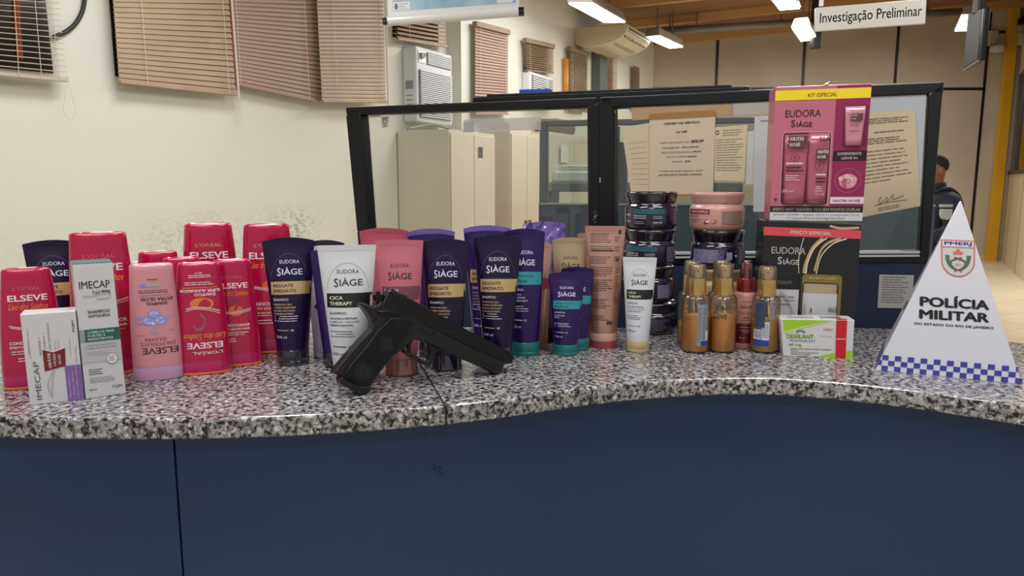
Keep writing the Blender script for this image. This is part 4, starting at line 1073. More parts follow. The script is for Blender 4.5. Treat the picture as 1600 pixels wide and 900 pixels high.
# ---------------------------------------------------------------- flat bottles standing on their caps
RED = mat('bottle_red', '#ae0a40', .22, coat=.5); REDC = mat('bottle_cap_red', '#ad1256', .15, coat=.6); ORG = mat('cap_rim_orange', '#e06a34', .25, coat=.4)
PINKB = mat('bottle_pink', '#cf8d96', .3, .1, coat=.4); PINKC = mat('bottle_cap_lilac', '#b98fb0', .15, coat=.6)
def flower(p, c1, c2, v, s=1, up=1):
    for a_, (dx, dy) in enumerate(((0, .03), (-.13, -.018), (.13, -.018))):
        p.disc(c1, dx*s, v+dy*s*up*-1, .15*s, .04*s); p.ring(c2, dx*s, v+dy*s*up*-1, .15*s, .04*s, .03*s)
    p.disc(c2, 0, v, .05*s, .014*s)
def flat_bottle(bx, by, ty, tw, bw, body, cap, rim, label, layout=None, group='red flat bottles', mid=None, kind='shampoo_bottle'):
    b0 = bw*.28*G(bx, by, ZC).y/F
    P = Prod(kind, bx, by, ty, b0, label, 'bottle', group)
    A0 = bw/2*P.mpp; A1 = tw/2*P.mpp; D_ = A0*.56; H = P.H; hc = H*.125; ex = 2.7
    tab = []
    for i in range(25):
        t = i/24; z = hc+(H*.985-hc)*t
        a_ = A0+(A1-A0)*(t**1.25); b_ = D_*(1-.22*t)
        tab.append((z, a_*(1+.025*math.sin(math.pi*t)), b_))
    top = tab[-1]
    rows = [(hc, A0*.96, D_*.96)]+tab+[(H*.994, top[1]*.975, top[2]*.95), (H, top[1]*.90, top[2]*.82), (H*1.0003, top[1]*.84, top[2]*.74), (H*.995, top[1]*.80, top[2]*.70)]
    loft(P, 'bottle_body', rows, body, ex=ex)
    loft(P, 'cap', [(H*.012, A0*.985, D_*.985), (H*.02, A0*.99, D_*.99), (hc*.93, A0*1.0, D_*1.0), (hc, A0*.98, D_*.98)], cap, ex=ex)
    if rim: loft(P, 'cap_rim', [(0, A0*.95, D_*.95), (H*.006, A0*1.0, D_*1.0), (H*.02, A0*1.005, D_*1.005), (H*.026, A0*.99, D_*.99)], rim, ex=ex)
    else: loft(P, 'cap_rim', [(0, A0*.94, D_*.94), (H*.012, A0*.99, D_*.99)], cap, ex=ex)
    fm = surfmap(P, [(0, A0, D_)]+tab, ex)
    pr = Print(lambda u, v: fm(u*2*A1, H*(1-v)))
    if layout: layout(pr)
    pr.build(P.root, NAMES)
    return P
OR = '#e58a3a'; WH = '#e8d5da'; GO = '#c99a63'
def els_up(cond=True, gold=True):
    def f(p):
        T = lambda c, t, u, v, w, h, **k: p.text(c, t, u, v, w, -h, **k)
        T(GO if gold else '#cf5f72', "L'ORÉAL", 0, .155, .55, .032, bold=.01); T(WH, 'ELSEVE', 0, .235, .8, .052, bold=.028)
        T(OR, 'Liso dos Sonhos', .0, .305, .8, .05, bold=.012, shear=.35)
        p.disc('#d9653a', .05, .47, .2, .05); p.stroke('#d6a3a8', [(-.42, .46), (-.1, .485), (.2, .475), (.45, .455)], .012); p.stroke('#d6a3a8', [(-.4, .475), (-.1, .497), (.2, .49), (.45, .475)], .008)
        p.stroke('#7f3346', [(.02, .46), (.12, .41), (.1, .365), (-.02, .37), (.0, .42)], .03)
        T(WH, 'CONDICIONADOR' if cond else 'SHAMPOO', -.02, .605, .85, .026, bold=.03); T(WH, 'EFEITO LIQUID HAIR', -.02, .642, .85, .022, bold=.03)
        p.rect(OR, -.42, .672, .36, .667, 6, 1); p.lines(WH, -.42, .4, .695, 2, .018, -.005, .2, 2); p.lines(WH, -.3, .1, .755, 2, .022, -.007, .3, 2)
    return f
def els_down(pink=False):
    BK = '#3a2730' if pink else WH
    def f(p):
        T = lambda c, t, u, v, w, h, **k: p.text(c, t, u, v, -w, h, **k)      # upside down
        if pink:
            T('#4a2833', 'ELSEVE', .09, .735, .82, .055, bold=.02); T('#8d2f45', '[GLYCOLIC]', .05, .675, .9*.85, .035, bold=.01); T('#8d2f45', 'GLOSS', .0, .638, .5, .026, bold=.01)
            p.stroke('#8f8fc0', [(-.12, .43), (.12, .43), (.2, .46), (.05, .5), (-.1, .47), (-.32, .5), (-.45, .46), (-.2, .45), (.2, .47), (.42, .44)], .012)
            flower(p, '#a9aede', '#8087c4', .455, 1.0); p.disc('#a58fae', -.03, .56, .09, .03); p.disc('#d7d9f2', -.03, .5, .035, .011)
            T(BK, 'SHAMPOO', .08, .33, .48, .027, bold=.03); T(BK, 'EXTRA GLOSS', .08, .292, .72, .029, bold=.03)
            p.rect('#9c4a5c', -.28, .262, .4, .258, 6, 1); p.lines('#4a3a42', -.33, .42, .235, 2, .016, -.006, .15, 2); p.lines('#5a4a52', -.1, .15, .125, 1, .02, -.008, .1, 2)
            p.disc('#7f7fd2', -.2, .175, .07, .014); p.rect('#9aa9a8', -.14, .183, .2, .168, 6, 1)
            p.rect('#9c5a6c', -.42, .60, -.25, .597); p.rect('#9c5a6c', .3, .565, .42, .562)
        else:
            T(WH, "L'ORÉAL", .1, .80, .8*.9, .032, bold=.01); T(WH, 'ELSEVE', .05, .73, 1.0*.85, .055, bold=.028); T(OR, 'Liso dos Sonhos', .05, .652, 1.0, .055, bold=.012, shear=.35)
            p.stroke('#8f5560', [(-.02, .45), (.08, .50), (.02, .57), (-.12, .585), (-.2, .55)], .035)
            p.disc('#dd7339', .03, .355, .28, .055); p.stroke('#d6a3a8', [(-.35, .40), (-.1, .385), (.2, .40), (.45, .43)], .013); p.stroke('#d6a3a8', [(-.35, .42), (-.1, .40), (.2, .418), (.45, .452)], .009)
            T(WH, 'SHAMPOO', .12, .275, .5, .028, bold=.03); T(WH, 'SUPER ALINHADOR', -.0, .24, .95, .026, bold=.035)
            p.rect(OR, -.42, .215, .42, .21, 6, 1); p.lines(WH, -.35, .35, .185, 2, .018, -.006, .2, 2); p.lines(WH, -.25, .3, .12, 2, .016, -.006, .2, 2); T(WH, '200 ml', 0, .085, .16, .016)
    return f
flat_bottle(58, 607, 419, 64, 86, RED, REDC, ORG, 'red flat bottle at the far left edge behind the short white box', els_up(gold=False))
flat_bottle(171, 588, 363, 77, 92, RED, REDC, ORG, 'tall red flat bottle right behind the tall white box', els_up(gold=False))
flat_bottle(258, 560, 393, 54, 72, RED, REDC, ORG, 'red flat bottle whose top shows above the pink bottle', None)
def back_small(p):
    for v0 in (.1, .14, .18, .24): p.lines(WH, .02, .3, v0, 1, .02, -.008, .2, 2)
    p.text(WH, 'A', .28, .3, .07, .02, bold=.02)
flat_bottle(294, 567, 402, 52, 68, RED, REDC, ORG, 'red flat bottle wedged behind the gap between the pink and the upside down red one', back_small)
flat_bottle(249, 595, 412, 61, 71, PINKB, PINKC, None, 'pale pink flat bottle with upside down print', els_down(True), group=None)
flat_bottle(337, 553, 349, 67, 88, RED, REDC, ORG, 'tall red flat bottle at the back above the upside down red one', els_up())
flat_bottle(321, 586, 410, 60, 77, RED, REDC, ORG, 'red flat bottle with upside down print, right of the pink one', els_down(False))
flat_bottle(371, 573, 405, 54, 72, RED, REDC, ORG, 'smaller red flat bottle just right of the upside down printed red one', els_up(gold=False))
flat_bottle(426, 553, 350, 66, 84, RED, REDC, ORG, 'tall red flat bottle at the back, half behind a purple tube', els_up())

# ---------------------------------------------------------------- cartons (front face from four points on an upright plane)
def front_quad(bl, br, tl, tr, z0=ZC, set_back=0):
    a_ = G(*bl, z0); b_ = G(*br, z0); d = (b_-a_).normalized(); n = Vector((d.y, -d.x, 0))
    if n.dot(CAM-a_) < 0: n = -n
    a_ = a_-n*set_back; b_ = b_-n*set_back
    TL = PL(*tl, a_, n); TR = PL(*tr, a_, n)
    return TL, TR, PL(*br, a_, n) if set_back else b_, PL(*bl, a_, n) if set_back else a_, n
def carton(name, bl, br, tl, tr, dp, m_, label, cat='box', group=None, z0=ZC, set_back=0, level=True, top_m=None):
    TL, TR, BR, BL, n = front_quad(bl, br, tl, tr, z0, set_back)
    BL.z = BR.z = z0
    if level: TL.z = TR.z = (TL.z+TR.z)/2
    root = empty(name, (BL+BR)/2, label, cat, group)
    MB().quadbox([TL, TR, BR, BL], -n*dp).build('carton', m_, root, bevel=.0012)
    if top_m:
        MB().quadbox([TL+Vector((0, 0, .0003)), TR+Vector((0, 0, .0003)), TR-n*dp+Vector((0, 0, .0003)), TL-n*dp+Vector((0, 0, .0003))], (0, 0, .0004)).build('top_flap', top_m, root)
    pr = Print(quadmap([TL, TR, BR, BL], n, .0005))
    return root, pr, (TL, TR, BR, BL, n)
CW = mat('carton_white', '#c9c8cc', .4, coat=.2); SILV = '#a9abb0'
# tall white box
rt, p, qd = carton('shampoo_box', (134, 624), (197, 615), (113, 413), (176, 410), .052, CW, 'tall white shampoo box with a dark green band, front left', group='white boxes at the left', top_m=mat('flap_green', '#3d6f70', .4))
T = lambda c, t, u, v, w, h, **k: p.text(c, t, u, v, w, h, **k)
T('#45464c', 'IMECAP', .49, .845, .76, .055, bold=.005); T('#45464c', 'hair', .53, .79, .2, .035); T('#33343a', 'max', .76, .785, .22, .03, bold=.02)
p.stroke(SILV, [(.15, .765), (.4, .76), (.7, .775), (.86, .765), (.8, .74), (.5, .735)], .012)
T('#3a3c40', 'SHAMPOO', .53, .645, .55, .024, bold=.02); T('#3a3c40', 'ANTIQUEDA', .53, .612, .55, .025, bold=.02)
GRN = '#1f5a56'; p.rect(GRN, .13, .422, 1, .517); p.rect('#8f9296', 0, .422, .13, .517); p.rect('#b4b6b8', 0, .27, 1, .422)
for i, t in enumerate(('CABELOS MAIS', 'FORTES E', 'RESISTENTES')): T('#dfe6e4', t, .2, .495-.026*i, (.66, .43, .62)[i], .018, bold=.03, align='l')
T('#55585c', 'COMBATE A QUEDA DOS', .14, .395, .74, .013, bold=.01, align='l'); T('#55585c', 'CABELOS EM ATÉ 90,9%', .14, .375, .74, .013, bold=.01, align='l')
p.lines('#83868a', .14, .7, .345, 3, .012, .003, .3, 1)
p.disc('#d6d6d8', .74, .285, .145, .042); p.ring('#5b5e62', .74, .285, .145, .042, .012)
p.lines('#5b5e62', .66, .82, .3, 3, .014, .005, .2, 1)
p.lines('#55585c', .14, .5, .215, 3, .017, .006, .3, 1); p.lines('#83868a', .14, .8, .15, 3, .015, .005, .3, 1)
T('#3a3c40', '240 mL', .2, .065, .2, .012, bold=.03); T('#3a3c40', 'FQM', .8, .068, .24, .026)
p.build(rt, {GRN: 'label_band', '#b4b6b8': 'label_panel', '#8f9296': 'label_band'})
# short white box
rt, p, qd = carton('supplement_box', (47, 634), (131.5, 624.5), (31, 491), (118, 485), .035, CW, 'short white box with purple corner and dark red sticker', group='white boxes at the left')
VIO = '#7d5c9e'; p.rect(VIO, .70, 0, 1, .40)
def V(c, t, u, v, w, h, **k):      # text running upwards: w along the box height, h across its width
    gv, gf = glyphs(t, k.get('bold', 0)); p.layer(c).add([p.m(u-(b_-.5)*h, v+(a_-.5)*w) for a_, b_ in gv], gf)
V('#54555b', 'IMECAP', .185, .265, .42, .10)
V('#5b5c62', 'BIOTINA +', .29, .64, .20, .036); V('#5b5c62', 'L-CISTEÍNA +', .375, .66, .25, .036); V('#5b5c62', 'SILÍCIO ORGÂNICO', .465, .71, .36, .04)
V('#a2a3a8', 'UNHAS', .57, .63, .14, .03); V('#a2a3a8', 'CABELOS', .63, .63, .14, .025)
V('#55565c', 'FQM', .93, .83, .12, .05, bold=.02); V('#6b6c72', '60 CÁPSULAS', .83, .60, .18, .025); V('#6b6c72', 'USO ORAL', .93, .52, .2, .022)
p.rect('#8b8c92', .095, .52, .105, .84); p.rect('#8b8c92', .08, .56, .087, .7)
p.stroke(SILV, [(.42, .07), (.36, .2), (.45, .32), (.53, .42), (.47, .28), (.43, .17), (.42, .07)], .02)
RDK = '#6f1420'; p.poly(RDK, [(.33, .36), (.72, .40), (.74, .60), (.52, .56), (.33, .60)]); p.poly('#d9cfcf', [(.325, .60), (.52, .56), (.745, .60), (.745, .612), (.52, .573), (.325, .612)])
V('#e7dcdc', 'GRÁTIS', .43, .475, .17, .07, bold=.04); V('#e7dcdc', '+10 DIAS', .53, .475, .14, .05, bold=.03); V('#e7dcdc', 'DE USO', .62, .48, .11, .05, bold=.03)
V('#d7cbe2', 'Silício orgânico |', .76, .17, .26, .03); V('#d7cbe2', 'L-cisteína | Biotina |', .83, .19, .32, .03); V('#d7cbe2', 'Cobre | Selênio | Zinco', .90, .2, .36, .03)
p.build(rt, {VIO: 'label_panel', RDK: 'sticker'})
# plain white carton glimpsed behind the bottles
carton('carton_box', (217, 545), (300, 541), (205, 413), (290, 405), .03, CW, 'plain white carton standing behind the pink bottle')

# dark gift box, and the pink one on top of it
BKB = mat('gift_black', '#121015', .3, coat=.4)
rt, p, qd = carton('gift_box', (1184, 541), (1333, 546), (1194, 345), (1346, 351), .075, BKB, 'black PREÇO ESPECIAL gift box holding a white jar, under the pink gift box', group='gift boxes', level=False)
TLd, TRd, BRd, BLd, nd = qd
T = lambda c, t, u, v, w, h, **k: p.text(c, t, u, v, w, h, **k)
CO = '#cc4a52'; p.rect(CO, 0, .888, 1, .955); T('#ecd9d6', 'PREÇO ESPECIAL', .49, .918, .42, .032, bold=.03)
T('#d8d4cf', 'EUDORA', .27, .775, .355, .055, bold=.01); T('#d8d4cf', 'S', .185, .694, .045, .06, bold=.03); T('#d8d4cf', 'IÀGE', .305, .69, .17, .05, bold=.02)
LG = '#b79a78'; L2 = '#e2d3bd'
p.stroke(LG, [(.62, .88), (.52, .8), (.46, .68), (.445, .60)], .035); p.stroke(L2, [(.66, .885), (.55, .82), (.48, .70), (.465, .6)], .01)
p.stroke(L2, [(.86, .885), (.72, .84), (.61, .74), (.57, .6)], .009); p.stroke(LG, [(.8, .885), (.68, .85), (.6, .78), (.55, .62)], .02)
p.stroke(L2, [(.42, .88), (.39, .78), (.38, .70), (.39, .6)], .006); p.stroke(LG, [(.68, .98), (.8, .965), (.98, .975)], .02); p.stroke(L2, [(.6, .13), (.75, .09), (.98, .045)], .012)
OLV = '#7a6a35'
def rrect(p, c, u0, v0, u1, v1, r1, r2):
    pts = []
    for cx, cy, a0 in ((u1-r1, v1-r2, 0), (u0+r1, v1-r2, 90), (u0+r1, v0+r2, 180), (u1-r1, v0+r2, 270)):
        for k_ in range(6): an = R(a0+18*k_); pts.append((cx+r1*math.cos(an), cy+r2*math.sin(an)))
    p.poly(c, pts)
rrect(p, OLV, .43, .17, .84, .595, .04, .03); T('#d9c98d', '80% MENOS QUEBRA*', .64, .566, .28, .02, bold=.02)
rrect(p, '#2b2622', .435, .19, .81, .53, .03, .025)
rrect(p, '#2b2622', .02, .19, .40, .60, .03, .025)
T('#8d8373', 'CICA THERAPY', .40, .115, .54, .042, bold=.01)
T('#d6d2cc', 'MÁSCARA', .20, .055, .2, .03, bold=.03); T('#d6d2cc', 'LEAVE IN', .2, .01, .2, .025, bold=.03)
rrect(p, '#6f6436', .70, .06, .86, .13, .06, .03)
p.build(rt, {CO: 'label_band', OLV: 'window_border', '#2b2622': 'window_cutout'})
# things showing in the box's windows (shallow relief inside the cut-outs)
fq = lambda u, v, e=0: BLd.lerp(BRd, u).lerp(TLd.lerp(TRd, u), v)+nd*e
def relief(name, u0, u1, v0, v1, bulge, m_, parent, n=14, e0=.001):
    vs = []; fs = []
    for i in range(n+1):
        u = u0+(u1-u0)*i/n; b_ = e0+bulge*math.sqrt(max(0, 1-(2*i/n-1)**2))
        vs += [fq(u, v0, b_), fq(u, v1, b_)]
    k_ = len(vs)
    vs += [fq(u0+(u1-u0)*i/n, v, .0007) for i in range(n+1) for v in (v0, v1)]
    for i in range(n): fs += [(2*i, 2*i+2, 2*i+3, 2*i+1), (k_+2*i, k_+2*i+1, k_+2*i+3, k_+2*i+2), (2*i+1, 2*i+3, k_+2*i+3, k_+2*i+1), (2*i, k_+2*i, k_+2*i+2, 2*i+2)]
    return mk(name, vs, fs, m_, parent, smooth=False)
JW = mat('jar_white', '#bfc0c4', .35, coat=.2)
relief('jar_body', .445, .80, .195, .445, .004, JW, rt); relief('jar_lid', .45, .79, .445, .52, .0036, mat('lid_beige', '#a89880', .4), rt)
relief('tube_body', .105, .40, .215, .47, .003, JW, rt); relief('tube_band', .10, .40, .47, .59, .0034, mat('tube_black', '#17161a', .3), rt)
p = Print(lambda u, v: fq(u, v, .0058))
p.text('#3c3d44', 'SIÀGE', .755, .325, .09, .045, bold=.01); p.text('#3c3d44', 'I', .53, .31, .012, .035); p.lines('#8a8b90', .45, .475, .36, 6, .02, .008, .1, 1)
p.text('#2d2e34', 'CICATRIZA E RESTAURA', .24, .41, .22, .014, bold=.03); p.text('#2d2e34', 'A FIBRA NA 1ª APLICAÇÃO', .24, .38, .24, .014, bold=.03); p.text('#2d2e34', 'TERAPIA DURADOURA', .22, .35, .2, .014, bold=.03)
p.stroke('#aaa79b', [(.2, .45), (.28, .4), (.34, .3), (.37, .22)], .015); p.text('#77726a', 'THERAPY', .24, .525, .16, .03)
p.build(rt)
zk = (TLd.z+TRd.z)/2
# pink kit: rests on the dark box, slightly set back
sb_ = .010
def dk_pt(px, py): return PL(px, py, BLd-nd*sb_, nd)
K = [dk_pt(1212, 136), dk_pt(1362, 130), dk_pt(1347, 344), dk_pt(1203, 334)]
zt_k = max(TLd.z, TRd.z)+.0006
# level the dark box's top so that the kit can stand on it
K[2].z = K[3].z = zt_k
rt, nk = empty('gift_box', (K[2]+K[3])/2, 'pink KIT ESPECIAL gift box standing on top of the black one', 'box', 'gift boxes'), nd
KP = mat('gift_pink', '#b9667c', .35, coat=.3)
MB().quadbox(K, -nk*.06).build('carton', KP, rt, bevel=.0012)
p = Print(quadmap(K, nk, .0006))
T = lambda c, t, u, v, w, h, **k: p.text(c, t, u, v, w, h, **k)
MG = '#8a1b50'; p.rect(MG, .645, .06, 1, .99); YE = '#e8cf22'; p.rect(YE, 0, .898, 1, .972); T('#8a5a1e', 'KIT ESPECIAL', .5, .93, .31, .03, bold=.03)
p.rect('#c9c8cf', 0, 0, 1, .062); p.rect('#1d1014', 0, .062, 1, .108); T('#d9c3bf', 'EFEITO ANTI TESOURA: FIOS SEM PONTAS DUPLAS', .5, .084, .94, .022, bold=.015)
T('#4a4b54', 'ESTE KIT CONTÉM: 1 Shampoo 250 ml + 1 Condicionador 125 ml', .5, .043, .92, .022, bold=.01); T('#4a4b54', '+ 1 Leave-in 30 ml da linha Siàge Nutri Rosé', .5, .016, .62, .02, bold=.01)
T('#2e1420', 'EUDORA', .305, .80, .375, .052, bold=.0); T('#2e1420', 'S', .205, .727, .04, .05, bold=.01); T('#2e1420', 'IÀGE', .325, .723, .165, .045, bold=.01)
WD = '#4a1c30'; rrect(p, '#dfa0ad', .098, .115, .622, .665, .035, .025); rrect(p, WD, .105, .12, .615, .66, .03, .02)
rrect(p, '#5f1238', .73, .545, .985, .848, .01, .01); p.rect('#1d1014', .645, .445, 1, .52)
T('#e3d2d6', 'EXPERIMENTE', .82, .497, .25, .02, bold=.02); T('#e3d2d6', 'LEAVE IN', .82, .465, .17, .018, bold=.02)
p.ring('#c0708c', .82, .30, .14, .09, .004, 36)
p.disc('#c98a97', .82, .295, .095, .055)
for i in range(10):
    an = i*2.4; rr = .012+.008*i; p.disc(('#e0aeb6', '#a85a6c', '#d59aa6')[i % 3], .82+rr*math.cos(an), .295+rr*.6*math.sin(an), .032-.001*i, .018)
p.ring('#8c3a50', .82, .295, .03, .018, .008); p.disc('#d9a2ac', .82, .295, .012, .008)
p.rect('#d5cbd0', .645, .128, 1, .178); T('#5b2038', 'NUTRI ROSÉ', .82, .152, .29, .024, bold=.03)
T('#4a1c30', 'Y', .055, .2, .015, .015); p.poly('#4a1c30', [(.035, .165), (.055, .145), (.075, .165), (.068, .172), (.055, .162), (.042, .172)]); p.rect('#8c4a5c', .02, .135, .09, .137)
p.build(rt, {MG: 'label_panel', YE: 'label_band', '#c9c8cf': 'label_panel', '#1d1014': 'label_band', WD: 'window_cutout', '#5f1238': 'window_cutout', '#d5cbd0': 'label_band'})
fq = lambda u, v, e=0: K[3].lerp(K[2], u).lerp(K[0].lerp(K[1], u), v)+nk*e
def wedge(name, u0, u1, v0, v1, du, bulge, m_, n=14):
    vs = []; fs = []; J = 6
    for j in range(J+1):
        t = j/J
        for i in range(n+1):
            s_ = i/n; ua = u0+du*t; ub = u1-du*t
            vs.append(fq(ua+(ub-ua)*s_, v0+(v1-v0)*t, .0010+bulge*(1-.75*(t if du < 0 else 0))*math.sqrt(max(0, 1-(2*s_-1)**2))))
    for j in range(J):
        for i in range(n): a_ = j*(n+1)+i; fs.append((a_, a_+1, a_+n+2, a_+n+1))
    o = mk(name, vs, fs, m_, rt, smooth=True)
    sd_ = o.modifiers.new('s', 'SOLIDIFY'); sd_.thickness = .0008; sd_.offset = -1
    return o
KT = mat('kit_tube', '#b15c70', .25, .15, coat=.5); KT2 = mat('kit_tube_light', '#c98796', .25, .15, coat=.5)
wedge('kit_tube', .135, .365, .125, .645, -.015, .006, KT); wedge('kit_tube', .385, .595, .125, .655, -.01, .006, KT); wedge('kit_tube', .765, .935, .555, .84, -.025, .004, KT2)
p = Print(lambda u, v: fq(u, v, .0078))
MV = '#5f3344'
p.rect(MV, .155, .545, .36, .635); p.text('#dccbd0', 'NUTRI', .245, .612, .14, .028, bold=.05); p.text('#dccbd0', 'ROSÉ', .225, .572, .11, .03, bold=.05)
p.rect(MV, .46, .455, .60, .535); p.text('#dccbd0', 'NUTRI', .53, .513, .11, .025, bold=.05); p.text('#dccbd0', 'ROSÉ', .515, .478, .09, .025, bold=.05)
p.text('#3a1a28', 'SIÀ', .54, .61, .12, .045, bold=.01)
for cx, cy in ((.235, .475), (.50, .41)): p.ring(MV, cx, cy, .05, .032, .006); p.text(MV, 'Y', cx, cy, .03, .03, bold=.02)
for x0, x1, v0 in ((.14, .33, .43), (.47, .58, .345)):
    p.lines('#dcc1c8', x0, x1, v0, 1, .03, .012, .1, 1); p.lines('#3a1a28', x0, x1, v0-.03, 2, .024, .012, .1, 1); p.lines('#dcc1c8', x0, x1-.03, v0-.09, 3, .016, .005, .3, 1)
p.text('#e3cfd3', '250 ml', .17, .225, .12, .02, bold=.02); p.text('#e3cfd3', '125 ml', .51, .2, .1, .02, bold=.02)
p.build(rt, {MV: 'tube_label'})
p = Print(lambda u, v: fq(u, v, .0060))
p.rect(MV, .80, .735, .925, .785); p.text('#dccbd0', 'NUTRI', .835, .772, .055, .012, bold=.04); p.text('#dccbd0', 'ROSÉ', .832, .75, .05, .012, bold=.04); p.text('#5a2c3c', 'SIÀGE', .845, .705, .09, .02); p.lines('#5a2c3c', .79, .9, .66, 1, .02, .005, .1, 1)
p.build(rt, {MV: 'tube_label'})
# clear plastic crumple at the kit's top corners
FILM = glass_mat('clear_film', (.9, .9, .9), base=.2, fres=.4, rough=.1)
m = MB(); c_ = fq(.52, 1.0, -.02)
m.add([fq(.5, .998, .001), fq(.56, 1.0, .001), fq(.585, 1.03, -.004), fq(.55, 1.018, -.01), fq(.5, .998, -.01)], [(0, 1, 2), (1, 3, 2), (0, 2, 3), (0, 3, 4), (1, 4, 3), (0, 4, 1)])
m.add([fq(1.0, .95, .001), fq(1.03, .935, -.003), fq(1.012, .965, -.006), fq(1.0, .98, -.003)], [(0, 1, 2), (0, 2, 3), (0, 3, 1), (1, 3, 2)])
m.build('plastic_wrap', FILM, rt)

# medicine box
rt, p, qd = carton('medicine_box', (1224, 556.5), (1332, 560.5), (1219, 498), (1335.5, 500), .040, mat('carton_white2', '#cfcfd0', .35, coat=.3), 'white and lime green medicine box with a red stripe', level=False)
T = lambda c, t, u, v, w, h, **k: p.text(c, t, u, v, w, h, **k)
LM = '#9dc62c'
def arcpoly(f0, f1, x0, x1, n=14): return [(x0+(x1-x0)*i/n, f0(x0+(x1-x0)*i/n)) for i in range(n+1)]+[(x1-(x1-x0)*i/n, f1(x1-(x1-x0)*i/n)) for i in range(n+1)]
p.poly(LM, arcpoly(lambda x: .975, lambda x: .975-.30*max(0, (.72-x)/.66)**1.2, .04, .70))
p.poly(LM, arcpoly(lambda x: 0, lambda x: .02+.20*((x-.5)/.5)**.8, .52, 1.0))
p.poly('#c5dd83', arcpoly(lambda x: .975-.30*max(0, (.72-x)/.66)**1.2, lambda x: .955-.33*max(0, (.72-x)/.66)**1.2, .04, .66))
T('#8fb51f', 'DEXILANT', .26, .545, .38, .115, bold=.04); T('#2f6d8f', 'dexlansoprazol', .285, .43, .36, .085, bold=.0); T('#8fb51f', '60 mg', .18, .315, .18, .085, bold=.03)
p.ring('#1f4a7c', .27, .64, .065, .07, .018, 16, 0, 180); p.ring('#4fa3b8', .27, .64, .04, .045, .014, 14, 0, 180)
p.ring('#c04a5a', .645, .74, .065, .035, .008, 24); p.stroke('#c04a5a', [(.605, .735), (.625, .75), (.645, .732), (.665, .75), (.685, .735)], .014)
T('#7a7c80', 'USO ORAL', .62, .56, .18, .03); p.lines('#6b6d70', .11, .72, .215, 1, .05, .018, .05, 1); p.lines('#6b6d70', .11, .22, .165, 1, .05, .016, 0, 1)
T('#3d3e42', 'USO ADULTO E PEDIÁTRICO', .11, .12, .4, .03, bold=.03, align='l'); T('#3d3e42', 'ACIMA DE 12 ANOS', .11, .07, .28, .03, bold=.03, align='l')
RS = '#c4181f'; p.rect(RS, .755, 0, .90, .985); p.rect('#e2c3c3', .765, .495, .89, .515)
p.build(rt, {LM: 'label_panel', RS: 'label_band'})
TL, TR, BR, BL, n_ = qd
tq = lambda u, v: TL.lerp(TR, u)-n_*(.040*v)+Vector((0, 0, .0004))
p = Print(tq)
for i in range(16): p.rect('#5a5c60', .58+.018*i, .25, .58+.018*i+random.choice((.005, .009, .012)), .75)
p.rect(RS, .76, 0, .9, .2)
p.lines('#77797d', .12, .5, .6, 2, .3, .08, .1, 1)
p.build(rt)

# ---------------------------------------------------------------- police pyramid sign
a_ = G(1367, 578.5, ZC); b_ = G(1597, 600.5, ZC); dx_ = (b_-a_); nx_ = Vector((dx_.y, -dx_.x, 0)).normalized()
if nx_.dot(CAM-a_) < 0: nx_ = -nx_
dp = .13
cc = a_-nx_*dp*1.0+dx_*.045; dd_ = b_-nx_*dp-dx_*.045
mid = (a_+b_)/2-nx_*dp*.55
ap = PL(1501, 311, mid, nx_)
pyr = empty('police_pyramid_sign', (a_+b_+cc+dd_)/4, 'white cardboard pyramid sign reading POLÍCIA MILITAR with a blue checked foot', 'sign')
PW = mat('card_white', '#c6c7d2', .3, coat=.35)
tp = Vector((0, 0, 0))
# cut the tip very slightly so that the card edge has thickness
def cut(p_): return ap.lerp(p_, .012)
vs = [a_, b_, dd_, cc, cut(a_), cut(b_), cut(dd_), cut(cc)]
mk('card_body', vs, [(0, 1, 2, 3), (4, 5, 6, 7), (0, 1, 5, 4), (1, 2, 6, 5), (2, 3, 7, 6), (3, 0, 4, 7)], PW, pyr, bevel=.0012)
fn = (b_-a_).cross(ap-a_).normalized()
if fn.dot(CAM-a_) < 0: fn = -fn
BLU = '#2b2f8f'
pm = pxmap(a_, fn, .0006)
p = Print(pm)
# checks: three rows following the foot of the front face
def ck(u, v):     # u 0..1 along foot, v in metres up the face
    return (a_.lerp(b_, u)+(ap-(a_+b_)/2).normalized()*v)+fn*.0006
q = Print(ck)
cw = 1/22.0; chh = (b_-a_).length*cw
ins = lambda v: v/((ap-(a_+b_)/2).length)
for r_ in range(3):
    for c_ in range(22):
        if (c_+r_) % 2 == 1:
            lo_ = ins(r_*chh*.95)*.5
            u0 = max(cw*c_, lo_*1.05); u1 = min(cw*(c_+1), 1-lo_*1.05)
            if u1 > u0: q.rect(BLU, u0, r_*chh*.95+.0008, u1, (r_+1)*chh*.95)
q.build(pyr, {BLU: 'checker_band'})
# checks on the left side face
ln = (cc-a_).cross(ap-a_).normalized()
if ln.dot(a_-(a_+b_+cc+dd_)/4) < 0: ln = -ln
q = Print(lambda u, v: a_.lerp(cc, u)+(ap-(a_+cc)/2).normalized()*v+ln*.0006)
for r_ in range(3):
    for c_ in range(12):
        if (c_+r_) % 2 == 0:
            lo_ = r_*.03; u0 = max(c_/12, lo_); u1 = min((c_+1)/12, 1-lo_)
            if u1 > u0: q.rect(BLU, u0, r_*chh*.95+.001, u1, (r_+1)*chh*.95)
q.text('#3a3b42', 'POLÍCIA', .5, .105, .42, .02, bold=.05)
q.build(pyr, {BLU: 'checker_band'})
